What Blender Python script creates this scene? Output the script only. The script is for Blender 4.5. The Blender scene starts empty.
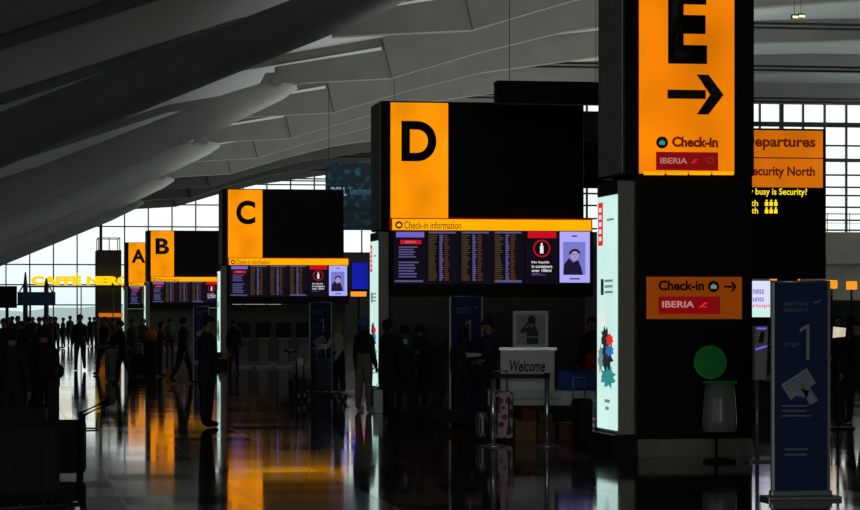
import bpy, bmesh, math, random
from mathutils import Vector, Matrix
random.seed(5)
C = bpy.context.scene.collection
PI = math.pi

# ------------------------------------------------------------------ camera, sky, exposure
F = 2600.0                       # focal length in pixels of an 860 px wide frame
CX, CY = 430.0, 315.0            # optical axis column / horizon row
EYE = 1.75
TH = math.atan(436.0 / F)        # the camera is turned this far right of the hall axis (+Y)
CO, SI = math.cos(TH), math.sin(TH)
cam_d = bpy.data.cameras.new('camera')
cam = bpy.data.objects.new('camera', cam_d)
C.objects.link(cam)
cam_d.sensor_width = 36.0
cam_d.lens = 36.0 * F / 860.0
cam_d.shift_y = (CY - 255.0) / 860.0
cam_d.clip_end = 9000
cam.location = (0, 0, EYE)
cam.rotation_euler = (PI / 2, 0, -TH)
bpy.context.scene.camera = cam

world = bpy.data.worlds.new('sky')
bpy.context.scene.world = world
world.use_nodes = True
wn, wl = world.node_tree.nodes, world.node_tree.links
bg = wn['Background']
tc = wn.new('ShaderNodeTexCoord')
sp = wn.new('ShaderNodeSeparateXYZ')
rp = wn.new('ShaderNodeValToRGB')
wl.new(tc.outputs['Generated'], sp.inputs[0])
wl.new(sp.outputs['Z'], rp.inputs[0])
rp.color_ramp.elements[0].position = 0.0
rp.color_ramp.elements[0].color = (0.74, 0.84, 0.88, 1)
rp.color_ramp.elements[1].position = 0.03
rp.color_ramp.elements[1].color = (0.97, 1.0, 1.0, 1)
wl.new(rp.outputs[0], bg.inputs[0])
bg.inputs[1].default_value = 1.25
# added fill at the unseen right side, tilted up to brighten the roof
dl = bpy.data.lights.new('right_fill', 'AREA')
dl.shape = 'RECTANGLE'; dl.size = 90; dl.size_y = 10; dl.energy = 3200; dl.color = (0.93, 1.0, 0.97)
dlo = bpy.data.objects.new('right_fill', dl); C.objects.link(dlo)
dlo.location = (65.0, 115, 4.5); dlo.rotation_euler = (PI / 2 + math.radians(38), 0, PI / 2)
dl.spread = math.radians(110)
# added fill behind the camera for camera-facing things; no source is built there
rl = bpy.data.lights.new('rear_fill', 'AREA')
rl.shape = 'RECTANGLE'; rl.size = 14; rl.size_y = 4; rl.energy = 330; rl.color = (0.95, 1.0, 0.96)
rlo = bpy.data.objects.new('rear_fill', rl); C.objects.link(rlo)
rlo.location = (-7, -26, 3.0); rlo.rotation_euler = (PI / 2 - math.radians(3), 0, -math.radians(14))
rl.spread = math.radians(70)
# added upward fill for the middle of the roof, with no fixture
ul = bpy.data.lights.new('roof_fill', 'AREA')
ul.shape = 'RECTANGLE'; ul.size = 26; ul.size_y = 120; ul.energy = 5200; ul.color = (1.0, 1.0, 0.95)
ulo = bpy.data.objects.new('roof_fill', ul); C.objects.link(ulo)
ulo.location = (24, 128, 6.5); ulo.rotation_euler = (PI, 0, 0)
ul.spread = math.radians(122)
vs = bpy.context.scene.view_settings
vs.view_transform = 'Standard'
vs.look = 'None'
vs.exposure = 0.0
vs.gamma = 1.0
vs.use_curve_mapping = False
bpy.context.scene.cycles.use_denoising = True
bpy.context.scene.cycles.max_bounces = 8

# ------------------------------------------------------------------ helpers
def ray(px, py):
    u = (px - CX) / F
    return u * CO + SI, -u * SI + CO, (CY - py) / F
def at(px, py, Y):               # where the sight line meets the upright plane y = Y
    a, b, c = ray(px, py)
    t = Y / b
    return Vector((a * t, Y, EYE + c * t))
def on_floor(px, py):
    a, b, c = ray(px, py)
    t = -EYE / c
    return Vector((a * t, b * t, 0))
def spot(px, depth):             # floor point in that column at a distance along the optical axis
    a, b, c = ray(px, 0)
    return Vector((a * depth, b * depth, 0))

def lin(v):
    v /= 255.0
    return v / 12.92 if v <= 0.04045 else ((v + 0.055) / 1.055) ** 2.4
def S(r, g, b):
    return (lin(r), lin(g), lin(b), 1)

def mat(name, col, rough=0.5, metal=0.0, var=0.12, scale=6.0, bump=0.0, spec=0.5):
    m = bpy.data.materials.new(name)
    m.use_nodes = True
    n, l = m.node_tree.nodes, m.node_tree.links
    b = n['Principled BSDF']
    b.inputs['Roughness'].default_value = rough
    b.inputs['Metallic'].default_value = metal
    b.inputs['Specular IOR Level'].default_value = spec
    t = n.new('ShaderNodeTexCoord')
    no = n.new('ShaderNodeTexNoise')
    no.inputs['Scale'].default_value = scale
    no.inputs['Detail'].default_value = 4
    l.new(t.outputs['Object'], no.inputs['Vector'])
    r = n.new('ShaderNodeValToRGB')
    r.color_ramp.elements[0].position = 0.3
    r.color_ramp.elements[1].position = 0.7
    r.color_ramp.elements[0].color = tuple(c * (1 - var) for c in col[:3]) + (1,)
    r.color_ramp.elements[1].color = tuple(min(1, c * (1 + var)) for c in col[:3]) + (1,)
    l.new(no.outputs['Fac'], r.inputs[0])
    l.new(r.outputs[0], b.inputs['Base Color'])
    if bump:
        bu = n.new('ShaderNodeBump')
        bu.inputs['Strength'].default_value = bump
        l.new(no.outputs['Fac'], bu.inputs['Height'])
        l.new(bu.outputs[0], b.inputs['Normal'])
    return m

def glow(name, col, strength=1.0, base=(0.01, 0.01, 0.01, 1), var=0.0, scale=2.0):
    m = bpy.data.materials.new(name)
    m.use_nodes = True
    n, l = m.node_tree.nodes, m.node_tree.links
    b = n['Principled BSDF']
    b.inputs['Base Color'].default_value = base
    b.inputs['Roughness'].default_value = 0.4
    b.inputs['Specular IOR Level'].default_value = 0.15
    b.inputs['Emission Color'].default_value = col
    b.inputs['Emission Strength'].default_value = strength
    if var:
        t = n.new('ShaderNodeTexCoord')
        no = n.new('ShaderNodeTexNoise')
        no.inputs['Scale'].default_value = scale
        no.inputs['Detail'].default_value = 1
        r = n.new('ShaderNodeValToRGB')
        r.color_ramp.elements[0].position = 0.25
        r.color_ramp.elements[1].position = 0.75
        r.color_ramp.elements[0].color = tuple(c * (1 - var) for c in col[:3]) + (1,)
        r.color_ramp.elements[1].color = tuple(c * (1 + var) for c in col[:3]) + (1,)
        l.new(t.outputs['Object'], no.inputs['Vector'])
        l.new(no.outputs['Fac'], r.inputs[0])
        l.new(r.outputs[0], b.inputs['Emission Color'])
    return m

class MB:
    """collects shapes; build() links them as one mesh object"""
    def __init__(s):
        s.bm = bmesh.new()
        s.mi = 0
    def _v(s, pts):
        return [s.bm.verts.new(p) for p in pts]
    def face(s, pts):
        f = s.bm.faces.new(s._v(pts)); f.material_index = s.mi
        return s
    def box(s, x0, x1, y0, y1, z0, z1, bev=0.0):
        r = bmesh.ops.create_cube(s.bm, size=1)
        vs_ = r['verts']
        for v in vs_:
            v.co = Vector(((x0 + x1) / 2 + v.co.x * (x1 - x0), (y0 + y1) / 2 + v.co.y * (y1 - y0), (z0 + z1) / 2 + v.co.z * (z1 - z0)))
        fs = {f for v in vs_ for f in v.link_faces}
        for f in fs: f.material_index = s.mi
        if bev:
            es = list({e for v in vs_ for e in v.link_edges})
            bmesh.ops.bevel(s.bm, geom=es, offset=bev, segments=2, affect='EDGES', profile=0.6)
        return s
    def prism(s, poly, y0, y1):  # polygon in (x, z) pushed along y
        a = s._v([(p[0], y0, p[1]) for p in poly]); b = s._v([(p[0], y1, p[1]) for p in poly])
        n = len(poly)
        fs = [s.bm.faces.new(a), s.bm.faces.new(b[::-1])]
        for i in range(n):
            fs.append(s.bm.faces.new((a[i], b[i], b[(i + 1) % n], a[(i + 1) % n])))
        for f in fs: f.material_index = s.mi
        return s
    def tube(s, pts, r, n=10, cap=True):
        pts = [Vector(p) for p in pts]
        rs = r if isinstance(r, (list, tuple)) else [r] * len(pts)
        rings = []
        for i, p in enumerate(pts):
            d = (pts[min(i + 1, len(pts) - 1)] - pts[max(i - 1, 0)]).normalized()
            up = Vector((0, 0, 1)) if abs(d.z) < 0.95 else Vector((0, 1, 0))
            a = d.cross(up).normalized(); b = d.cross(a).normalized()
            rings.append(s._v([p + rs[i] * (math.cos(2 * PI * k / n) * a + math.sin(2 * PI * k / n) * b) for k in range(n)]))
        for i in range(len(rings) - 1):
            for k in range(n):
                f = s.bm.faces.new((rings[i][k], rings[i][(k + 1) % n], rings[i + 1][(k + 1) % n], rings[i + 1][k]))
                f.smooth = True; f.material_index = s.mi
        if cap:
            s.bm.faces.new(rings[0]).material_index = s.mi
            s.bm.faces.new(rings[-1][::-1]).material_index = s.mi
        return s
    def ball(s, c, rx, ry=None, rz=None, n=12):
        r = bmesh.ops.create_uvsphere(s.bm, u_segments=n, v_segments=max(6, n * 2 // 3), radius=1)
        for v in r['verts']:
            v.co = Vector((c[0] + v.co.x * rx, c[1] + v.co.y * (ry or rx), c[2] + v.co.z * (rz or rx)))
        for f in {f for v in r['verts'] for f in v.link_faces}:
            f.smooth = True; f.material_index = s.mi
        return s
    def lathe(s, prof, c=(0, 0), n=20):
        rings = [s._v([(c[0] + r * math.cos(2 * PI * k / n), c[1] + r * math.sin(2 * PI * k / n), z) for k in range(n)]) for r, z in prof]
        for i in range(len(rings) - 1):
            for k in range(n):
                f = s.bm.faces.new((rings[i][k], rings[i][(k + 1) % n], rings[i + 1][(k + 1) % n], rings[i + 1][k]))
                f.smooth = True; f.material_index = s.mi
        s.bm.faces.new(rings[0][::-1]).material_index = s.mi
        s.bm.faces.new(rings[-1]).material_index = s.mi
        return s
    def disc(s, cx, cz, r, y0, y1, n=24, sx=1.0):
        return s.prism([(cx + sx * r * math.cos(2 * PI * k / n), cz + r * math.sin(2 * PI * k / n)) for k in range(n)], y0, y1)
    def ring(s, cx, cz, r0, r1, y0, y1, n=28, a0=0, a1=2 * PI):
        for k in range(n):
            p, q = a0 + (a1 - a0) * k / n, a0 + (a1 - a0) * (k + 1) / n
            s.prism([(cx + r0 * math.cos(p), cz + r0 * math.sin(p)), (cx + r1 * math.cos(p), cz + r1 * math.sin(p)),
                     (cx + r1 * math.cos(q), cz + r1 * math.sin(q)), (cx + r0 * math.cos(q), cz + r0 * math.sin(q))], y0, y1)
        return s
    def build(s, name, m, parent=None, loc=None):
        bmesh.ops.recalc_face_normals(s.bm, faces=s.bm.faces)
        me = bpy.data.meshes.new(name)
        s.bm.to_mesh(me); s.bm.free()
        for x in (m if isinstance(m, (list, tuple)) else [m]): me.materials.append(x)
        o = bpy.data.objects.new(name, me)
        C.objects.link(o)
        if parent: o.parent = parent
        if loc is not None: o.location = loc
        return o

def tag(o, label=None, cat=None, group=None, kind=None):
    if label: o['label'] = label
    if cat: o['category'] = cat
    if group: o['group'] = group
    if kind: o['kind'] = kind
    return o
def thing(name, loc, label, cat, group=None, rz=0):
    o = bpy.data.objects.new(name, None)
    C.objects.link(o)
    o.empty_display_size = 0.2
    o.location = loc; o.rotation_euler = (0, 0, rz)
    return tag(o, label, cat, group)
def structure(o):
    o['kind'] = 'structure'
    return o
def copy_tree(o, parent=None):
    c = o.copy(); C.objects.link(c)
    if parent: c.parent = parent
    for ch in list(o.children): copy_tree(ch, c)
    return c

def text(body, x0, x1, z0, z1, y, m, parent, name='lettering', bold=0.0, depth=0.004, keep=False, shear=0.0):
    """lettering fitted into a rectangle, facing -y"""
    cu = bpy.data.curves.new('t', 'FONT')
    cu.body = body; cu.offset = bold; cu.resolution_u = 8 if name == 'letter' else 3; cu.shear = shear
    o = bpy.data.objects.new('t', cu); C.objects.link(o)
    dg = bpy.context.evaluated_depsgraph_get()
    me = bpy.data.meshes.new_from_object(o.evaluated_get(dg))
    bpy.data.objects.remove(o); bpy.data.curves.remove(cu)
    xs = [v.co.x for v in me.vertices]; zs = [v.co.y for v in me.vertices]
    ax, bx, az, bz = min(xs), max(xs), min(zs), max(zs)
    kx, kz = (x1 - x0) / (bx - ax), (z1 - z0) / (bz - az)
    for v in me.vertices:
        v.co = Vector((x0 + (v.co.x - ax) * kx, 0, z0 + (v.co.y - az) * kz))
    bm = bmesh.new(); bm.from_mesh(me)
    r = bmesh.ops.extrude_face_region(bm, geom=bm.faces[:])
    for g in r['geom']:
        if isinstance(g, bmesh.types.BMVert): g.co.y = -depth
    bmesh.ops.recalc_face_normals(bm, faces=bm.faces)
    bm.to_mesh(me); bm.free()
    me.name = name
    me.materials.clear(); me.materials.append(m)
    t = bpy.data.objects.new(name, me); C.objects.link(t)
    t.location = (0, y, 0)
    t.parent = parent
    return t

# ------------------------------------------------------------------ materials
M = {}
M['black'] = mat('black satin metal', (0.012, 0.012, 0.012, 1), 0.5, 0, 0.2, spec=0.15)
M['blackgloss'] = mat('black glossy panel', (0.008, 0.008, 0.009, 1), 0.4, 0, 0.2, spec=0.15)
M['charcoal'] = mat('charcoal panel', (0.03, 0.03, 0.028, 1), 0.5)
M['taupe'] = mat('taupe wall panel', (0.085, 0.072, 0.056, 1), 0.6)
M['steel'] = mat('brushed steel', (0.30, 0.27, 0.235, 1), 0.5, 0.7, 0.1, 20)
M['chrome'] = mat('stanchion steel', (0.5, 0.5, 0.5, 1), 0.3, 0.9, 0.08, 20)
M['alu'] = mat('grey aluminium', (0.35, 0.37, 0.38, 1), 0.4, 0.6, 0.08, 20)
M['deck'] = mat('roof deck panel', (0.58, 0.62, 0.60, 1), 0.65, 0, 0.06, 0.6)
M['rafter'] = mat('painted rafter steel', (0.30, 0.285, 0.26, 1), 0.5, 0, 0.08, 0.8)
M['tube'] = mat('painted strut steel', (0.60, 0.62, 0.57, 1), 0.5, 0, 0.08, 0.8)
M['tie'] = mat('dark tie bar', (0.015, 0.015, 0.015, 1), 0.5)
M['mullion'] = mat('mullion grey steel', (0.06, 0.07, 0.07, 1), 0.5)
M['concrete'] = mat('grey brown wall', (0.24, 0.22, 0.185, 1), 0.8, 0, 0.12, 1.0)
M['darkwall'] = mat('dark wall', (0.04, 0.04, 0.038, 1), 0.7)
M['plinth'] = mat('plinth stone', (0.20, 0.19, 0.16, 1), 0.5)
M['orange'] = glow('backlit orange acrylic', S(255, 150, 4), 1.0, (0.05, 0.02, 0, 1), 0.2, 1.1)
M['orange_e'] = glow('backlit deep orange acrylic', S(240, 128, 4), 1.0, (0.05, 0.02, 0, 1), 0.3, 0.9)
M['amber'] = glow('backlit amber bar', S(255, 172, 0), 1.05, (0.05, 0.02, 0, 1), 0.1, 1.5)
M['orange_dim'] = glow('dim orange panel', S(122, 52, 4), 1.0, (0.05, 0.02, 0, 1), 0.1, 2)
M['orange_far'] = glow('orange directory panel', S(205, 105, 10), 1.0, (0.05, 0.02, 0, 1), 0.15, 1.5)
M['side'] = mat('lit side grey', (0.5, 0.52, 0.47, 1), 0.5, 0.1)  # light on the sign boxes' left sides, put into a paler grey
M['rail'] = mat('pale banner rail', (0.62, 0.70, 0.72, 1), 0.5, 0.1)
M['ink'] = mat('black ink', (0.006, 0.004, 0.002, 1), 0.6)
M['brown_ink'] = glow('translucent brown ink', S(95, 25, 5), 1.0)
M['red_lit'] = glow('backlit red plate', S(126, 8, 14), 1.0)
M['red_dim'] = glow('dim red plate', S(120, 6, 10), 1.0)
M['pale_lit'] = glow('backlit pale lettering', S(205, 130, 120), 0.75)
M['white_lit'] = glow('lit white lettering', S(235, 230, 235), 1.0)
M['lav'] = glow('lavender screen white', S(176, 170, 250), 1.0)
M['lav_dim'] = glow('lavender screen text', S(88, 82, 135), 1.0)
M['olive'] = glow('yellow screen text', S(74, 57, 34), 1.0)
M['tan'] = glow('orange screen text', S(86, 50, 26), 1.0)
M['violet'] = glow('violet header bar', S(110, 98, 200), 1.0)
M['scr_red'] = glow('screen red', S(200, 12, 34), 1.0)
M['screen'] = glow('dark lit screen', S(14, 10, 22), 1.0)
M['photo_blue'] = glow('portrait backdrop blue', S(120, 122, 205), 1.0)
M['photo_skin'] = glow('portrait skin tone', S(178, 150, 190), 1.0)
M['photo_dark'] = glow('portrait dark clothes', S(28, 24, 50), 1.0)
M['led'] = glow('yellow display dots', S(255, 225, 40), 1.1)
M['cafe'] = glow('yellow lit letters', S(255, 200, 10), 1.2)
M['ad'] = glow('lit poster pale mint', S(205, 240, 232), 1.0, (0.2, 0.2, 0.2, 1), 0.08, 1.2)
M['ad_text'] = glow('poster grey text', S(110, 135, 135), 1.0)
M['ad_dark'] = glow('poster dark ink', S(30, 40, 45), 1.0)
M['ad_teal'] = glow('poster teal', S(50, 140, 140), 1.0)
M['ad_red'] = glow('poster red', S(225, 45, 40), 1.0)
M['ad_blue'] = glow('poster blue', S(45, 110, 180), 1.0)
M['navy'] = mat('navy printed fabric', (0.010, 0.028, 0.12, 1), 0.75, 0, 0.08)
M['banner_white'] = mat('banner pale print', (0.36, 0.38, 0.43, 1), 0.7)
M['banner_grey'] = mat('banner grey print', (0.22, 0.25, 0.34, 1), 0.7)
M['board'] = mat('white board', (0.62, 0.60, 0.56, 1), 0.6, 0, 0.05)
M['poster_grey'] = mat('poster grey', (0.30, 0.32, 0.30, 1), 0.6)
M['cloth_white'] = mat('pale table skirt', (0.50, 0.54, 0.58, 1), 0.8)
M['cloth_blue'] = mat('blue table cloth', (0.02, 0.06, 0.30, 1), 0.8)
M['cardboard'] = mat('brown cardboard', (0.20, 0.10, 0.04, 1), 0.8)
M['belt'] = mat('black belt webbing', (0.01, 0.01, 0.012, 1), 0.8)
M['rubber'] = mat('black rubber', (0.01, 0.01, 0.01, 1), 0.7)

# ------------------------------------------------------------------ the hall
def floor_material():
    m = bpy.data.materials.new('polished stone tiles'); m.use_nodes = True
    n, l = m.node_tree.nodes, m.node_tree.links
    b = n['Principled BSDF']
    t = n.new('ShaderNodeTexCoord')
    br = n.new('ShaderNodeTexBrick')
    br.offset = 0.0
    br.inputs['Scale'].default_value = 1.0
    br.inputs['Brick Width'].default_value = 1.2
    br.inputs['Row Height'].default_value = 1.2
    br.inputs['Mortar Size'].default_value = 0.006
    br.inputs['Color1'].default_value = (0.045, 0.044, 0.040, 1)
    br.inputs['Color2'].default_value = (0.060, 0.058, 0.052, 1)
    br.inputs['Mortar'].default_value = (0.04, 0.04, 0.036, 1)
    l.new(t.outputs['Object'], br.inputs['Vector'])
    l.new(br.outputs['Color'], b.inputs['Base Color'])
    no = n.new('ShaderNodeTexNoise')
    no.inputs['Scale'].default_value = 0.7
    no.inputs['Detail'].default_value = 5
    l.new(t.outputs['Object'], no.inputs['Vector'])
    mr = n.new('ShaderNodeMapRange')
    mr.inputs['To Min'].default_value = 0.025
    mr.inputs['To Max'].default_value = 0.095
    b2 = n.new('ShaderNodeTexBrick')         # each tile polished a little differently
    b2.offset = 0.0
    for nm_, v_ in (('Scale', 1.0), ('Brick Width', 1.2), ('Row Height', 1.2), ('Mortar Size', 0.0)): b2.inputs[nm_].default_value = v_
    b2.inputs['Color1'].default_value = (0, 0, 0, 1); b2.inputs['Color2'].default_value = (1, 1, 1, 1)
    l.new(t.outputs['Object'], b2.inputs['Vector'])
    mm = n.new('ShaderNodeMath'); mm.operation = 'MULTIPLY_ADD'; mm.inputs[1].default_value = 0.6
    l.new(b2.outputs['Color'], mm.inputs[0])
    m3 = n.new('ShaderNodeMath'); m3.operation = 'MULTIPLY'; m3.inputs[1].default_value = 0.4
    l.new(no.outputs['Fac'], m3.inputs[0]); l.new(m3.outputs[0], mm.inputs[2])
    l.new(mm.outputs[0], mr.inputs['Value'])
    ad = n.new('ShaderNodeMath'); ad.operation = 'MULTIPLY_ADD'
    l.new(br.outputs['Fac'], ad.inputs[0]); ad.inputs[1].default_value = 0.08
    l.new(mr.outputs[0], ad.inputs[2])
    l.new(ad.outputs[0], b.inputs['Roughness'])
    b.inputs['Specular IOR Level'].default_value = 0.32
    return m

structure(MB().box(-20, 75, -30, 233, -0.3, 0).build('floor', floor_material()))
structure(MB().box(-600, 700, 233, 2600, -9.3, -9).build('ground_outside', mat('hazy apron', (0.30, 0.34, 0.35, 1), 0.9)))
# far tree line beyond the airfield, distance haze put into its colour
random.seed(3)
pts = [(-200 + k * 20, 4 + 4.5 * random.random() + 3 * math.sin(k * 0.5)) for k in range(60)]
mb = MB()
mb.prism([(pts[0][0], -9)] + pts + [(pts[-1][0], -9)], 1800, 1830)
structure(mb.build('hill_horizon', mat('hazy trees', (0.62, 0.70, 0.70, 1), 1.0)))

low = [(15.9, 11.35), (19.5, 12.45), (23, 13.35), (30, 14.4), (37, 15.05), (45, 15.4), (55, 15.45), (66, 15.1)]
dep = [1.65, 1.55, 1.45, 1.2, 1.05, 1.0, 1.0, 1.0]
top = [(15.5, 13.0)] + [(x, z + d) for (x, z), d in zip(low, dep)][1:]
deck_l = [(-21, -0.4), (-12, 4.2), (0, 8.9), (8, 11.6)]
# ceiling: thin shell extruded along the hall, in two lengths
def shell(pts_, y0, y1):
    mb = MB()
    up = [(x, z + 0.35) for x, z in pts_]
    mb.prism(list(pts_) + up[::-1], y0, y1)
    return mb
deck_pts = deck_l + top
iL = [i for i, p in enumerate(deck_pts) if p[0] <= 37.01]
structure(shell([deck_pts[i] for i in iL], -30, 233).build('ceiling', M['deck']))
structure(shell([deck_pts[iL[-1]]] + [p for p in deck_pts if p[0] > 37.01], -30, 170).build('ceiling', M['deck']))

RY = [14 + 18.1 * k for k in range(13)]       # rafter planes
for k, y in enumerate(RY):
    far = y > 169
    lo = [p for p in low if not far or p[0] < 37.1]
    tp = [p for p in top if not far or p[0] < 37.1]
    structure(MB().prism(lo + tp[::-1], y - 0.45, y + 0.45).build('rafter_beam', M['rafter']))
    # tapered haunch from the strut head to the kink
    structure(MB().prism([(11.2, 11.05), (15.88, 11.35), (15.6, 12.5), (11.2, 11.75)], y - 0.32, y + 0.32).build('haunch_beam', M['rafter']))
    # paired tie bars across the hall
    x1 = 36.9 if far else 66
    for dz in (0.0, -0.19):
        structure(MB().tube([(21.0, y + 0.6, 13.97 + dz), (x1, y + 0.6, 13.97 + dz)], 0.06, 8).build('tie_bar_beam', M['tie']))
    # shallow rafter under the sloping left roof
    dl_ = deck_l + [(15.5, 13.0)]
    structure(MB().prism([(x, z - 0.35) for x, z in dl_] + dl_[::-1], y - 0.2, y + 0.2).build('roof_rib_beam', M['rafter']))
TY = [32.1 + 36.2 * k for k in range(6)]
for y in TY:
    mb = MB()
    mb.tube([(-14.5, y, 0.1), (0.2, y, 6.3), (9.2, y, 10.0), (11.3, y, 10.85), (12.0, y, 11.1)], [0.7, 0.68, 0.62, 0.45, 0.25], 24)
    structure(mb.build('strut_beam', M['tube']))
    mb = MB()
    mb.prism([(10.4, 10.75), (12.6, 11.15), (12.4, 11.55), (10.8, 11.5)], y - 0.28, y + 0.28)
    mb.tube([(11.2, y - 0.5, 11.15), (11.2, y + 0.5, 11.15)], 0.22, 12)
    structure(mb.build('strut_node_beam', M['alu']))

# end glazing
glass = bpy.data.materials.new('window glass'); glass.use_nodes = True
gn, gl = glass.node_tree.nodes, glass.node_tree.links
gn.remove(gn['Principled BSDF'])
tr = gn.new('ShaderNodeBsdfTransparent'); tr.inputs[0].default_value = (0.95, 0.98, 0.97, 1)
gs = gn.new('ShaderNodeBsdfGlossy'); gs.inputs['Roughness'].default_value = 0.02
mx = gn.new('ShaderNodeMixShader'); mx.inputs[0].default_value = 0.04
gl.new(tr.outputs[0], mx.inputs[1]); gl.new(gs.outputs[0], mx.inputs[2])
gl.new(mx.outputs[0], gn['Material Output'].inputs[0])

YL, YR = 232.0, 168.0
def roof_z(x, pts_):
    for (a, b), (c, d) in zip(pts_, pts_[1:]):
        if a <= x <= c: return b + (d - b) * (x - a) / (c - a)
    return pts_[-1][1]
def glazing(name, y, x0, x1, z0, cols, rows, thick_c=(), thick_r=()):
    n = 24
    xs = [x0 + (x1 - x0) * k / n for k in range(n + 1)]
    poly = [(x0, z0)] + [(x1, z0)] + [(x, roof_z(x, deck_pts) - 0.02) for x in xs[::-1]]
    g = structure(MB().prism(poly, y, y + 0.03).build(name, glass))
    mb = MB()
    for i, x in enumerate(cols):
        w = 0.13 if i in thick_c else 0.055
        mb.box(x - w, x + w, y - 0.25, y - 0.01, z0, roof_z(x, deck_pts) - 0.02)
    for i, z in enumerate(rows):
        # rows stop where the roof comes down
        xa = x0
        while roof_z(xa, deck_pts) < z + 0.1 and xa < x1: xa += 0.1
        w = 0.12 if i in thick_r else 0.055
        if x1 - xa > 0.5: mb.box(xa, x1, y - 0.2, y - 0.01, z - w, z + w)
    mb.build('window_frame', M['mullion'], g)
    return g
cols = [at(px, 300, YL).x for px in [6 + 23.7 * k for k in range(17)]]
rows = [at(200, py, YL).z for py in (305, 285, 265, 227, 205, 184, 170)]
glazing('window_1', YL, -1.5, 37.0, 0.6, [-1.45] + cols, rows, (5,))
structure(MB().box(-1.5, 37.0, YL - 0.1, YL + 0.2, 0, 0.6).build('wall_end_low', M['darkwall']))
structure(MB().box(-20, -1.5, YL - 0.1, YL + 0.2, 0, 9).build('wall_end_left', M['darkwall']))
cols = [at(px, 200, YR).x for px in [500 + 21.6 * k for k in range(20)]]
cols = [c for c in cols if 37.1 < c < 66]
rows = [at(800, py, YR).z for py in (230, 220, 207, 195.3, 187, 174.8, 160, 145.4, 124)]
zr = at(800, 233, YR).z
kthick = min(range(len(cols)), key=lambda i: abs(cols[i] - at(772, 200, YR).x))
glazing('window_2', YR, 37.0, 66.0, zr, cols, rows, (kthick,), (6, 8))
structure(MB().box(37.0, 66.0, YR - 0.1, YR + 0.3, 0, zr).build('wall_end_right', M['darkwall']))
structure(MB().box(36.9, 37.2, YR, YL, 0, 4).build('wall_return', M['darkwall']))
w4 = structure(MB().box(37.0, 37.03, YR, YL, 4, 16).build('added_glazing', glass))  # unseen glazing added to let daylight onto the far roof
mb = MB()
for k in range(28): mb.box(36.95, 37.1, YR + k * 2.35 - 0.05, YR + k * 2.35 + 0.05, 4, 16)
for z in (6, 8, 10, 12, 14): mb.box(36.95, 37.1, YR, YL, z - 0.05, z + 0.05)
mb.build('window_frame', M['mullion'], w4)
# header beam over the right glazing
structure(MB().box(37.0, 66.0, YR - 0.9, YR - 0.3, at(800, 105, YR).z, at(800, 97, YR).z).build('header_beam', M['rafter']))
structure(MB().box(-20, 75, -30.3, -30, 0, 18).build('wall_back', M['concrete']))

# upper gallery at the far right
a = at(822, 232, 150.0); b_ = at(822, 300, 150.0)
mb = MB()
mb.box(a.x - 8, 66, 150.0, 167.5, a.z - 1.9, a.z)
mb.box(a.x - 8, 66, 150.6, 167.5, b_.z, a.z - 1.9)
structure(mb.build('wall_gallery', M['concrete']))
rail = thing('gallery_railing', (a.x - 8, 150.2, a.z), 'thin metal railing along the top of the grey gallery at far right', 'railing')
L = 66 - a.x + 8
MB().tube([(0, 0, 1.1), (L, 0, 1.1)], 0.035, 6).build('top_rail', M['mullion'], rail)
MB().tube([(0, 0, 0.55), (L, 0, 0.55)], 0.02, 6).build('mid_rail', M['mullion'], rail)
for k in range(int(L / 1.4) + 1):
    MB().tube([(k * 1.4, 0, 0), (k * 1.4, 0, 1.1)], 0.025, 6).build('post', M['mullion'], rail)

# unseen right side; solid length set to keep the near roof dark, glazed beyond
structure(MB().box(66.0, 66.4, -30, 100, 0, 16).build('wall_right', M['concrete']))
mb = MB()
for k in range(29): mb.box(66.05, 66.2, 100 + k * 2.4 - 0.05, 100 + k * 2.4 + 0.05, 0.5, 15.2)
for z in (2.5, 5, 7.5, 10, 12.5): mb.box(66.05, 66.2, 100, 168, z - 0.05, z + 0.05)
w3 = structure(MB().box(66.1, 66.13, 100, 168, 0.5, 15.2).build('window_3', glass))
mb.build('window_frame', M['mullion'], w3)
structure(MB().box(66.0, 66.3, 100, 168, 0, 0.5).build('wall_right_low', M['darkwall']))

# ------------------------------------------------------------------ check-in zones
def q(px, py):                   # photograph measures of the D zone, in metres on its front
    p_ = at(px, py, 51.3); return p_.x - 7.82, p_.z
def suitcase_badge(mb, cx, cz, r, y):
    mb.mi = 0; mb.disc(cx, cz, r, y - 0.006, y, 28)
    mb.mi = 1
    mb.box(cx - 0.5 * r, cx + 0.5 * r, y - 0.010, y - 0.006, cz - 0.38 * r, cz + 0.22 * r)
    mb.ring(cx, cz + 0.22 * r, 0.16 * r, 0.26 * r, y - 0.010, y - 0.006, 10, 0, PI)
def iberia_mark(mb, x, z, s, y):
    mb.prism([(x, z), (x + 0.5 * s, z + 0.12 * s), (x + 0.8 * s, z + 0.45 * s), (x + 1.2 * s, z + 0.6 * s), (x + 0.7 * s, z + 0.62 * s), (x + 0.42 * s, z + 0.34 * s)], y - 0.004, y)
    mb.prism([(x + 0.55 * s, z), (x + 0.85 * s, z + 0.05 * s), (x + 1.0 * s, z + 0.22 * s), (x + 0.82 * s, z + 0.2 * s)], y - 0.004, y)

def arrow(mb, x0, x1, z0, z1, sh, y):    # right arrow with slanted barbs
    zc = (z0 + z1) / 2; h = z1 - z0; w = x1 - x0
    mb.prism([(x0, zc - sh), (x1 - 0.32 * w, zc - sh), (x1 - 0.32 * w, zc + sh), (x0, zc + sh)], y - 0.006, y)
    mb.prism([(x1 - 0.48 * w, z1), (x1 - 0.27 * w, z1), (x1, zc), (x1 - 0.27 * w, z0), (x1 - 0.48 * w, z0), (x1 - 0.24 * w, zc)], y - 0.006, y)

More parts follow.
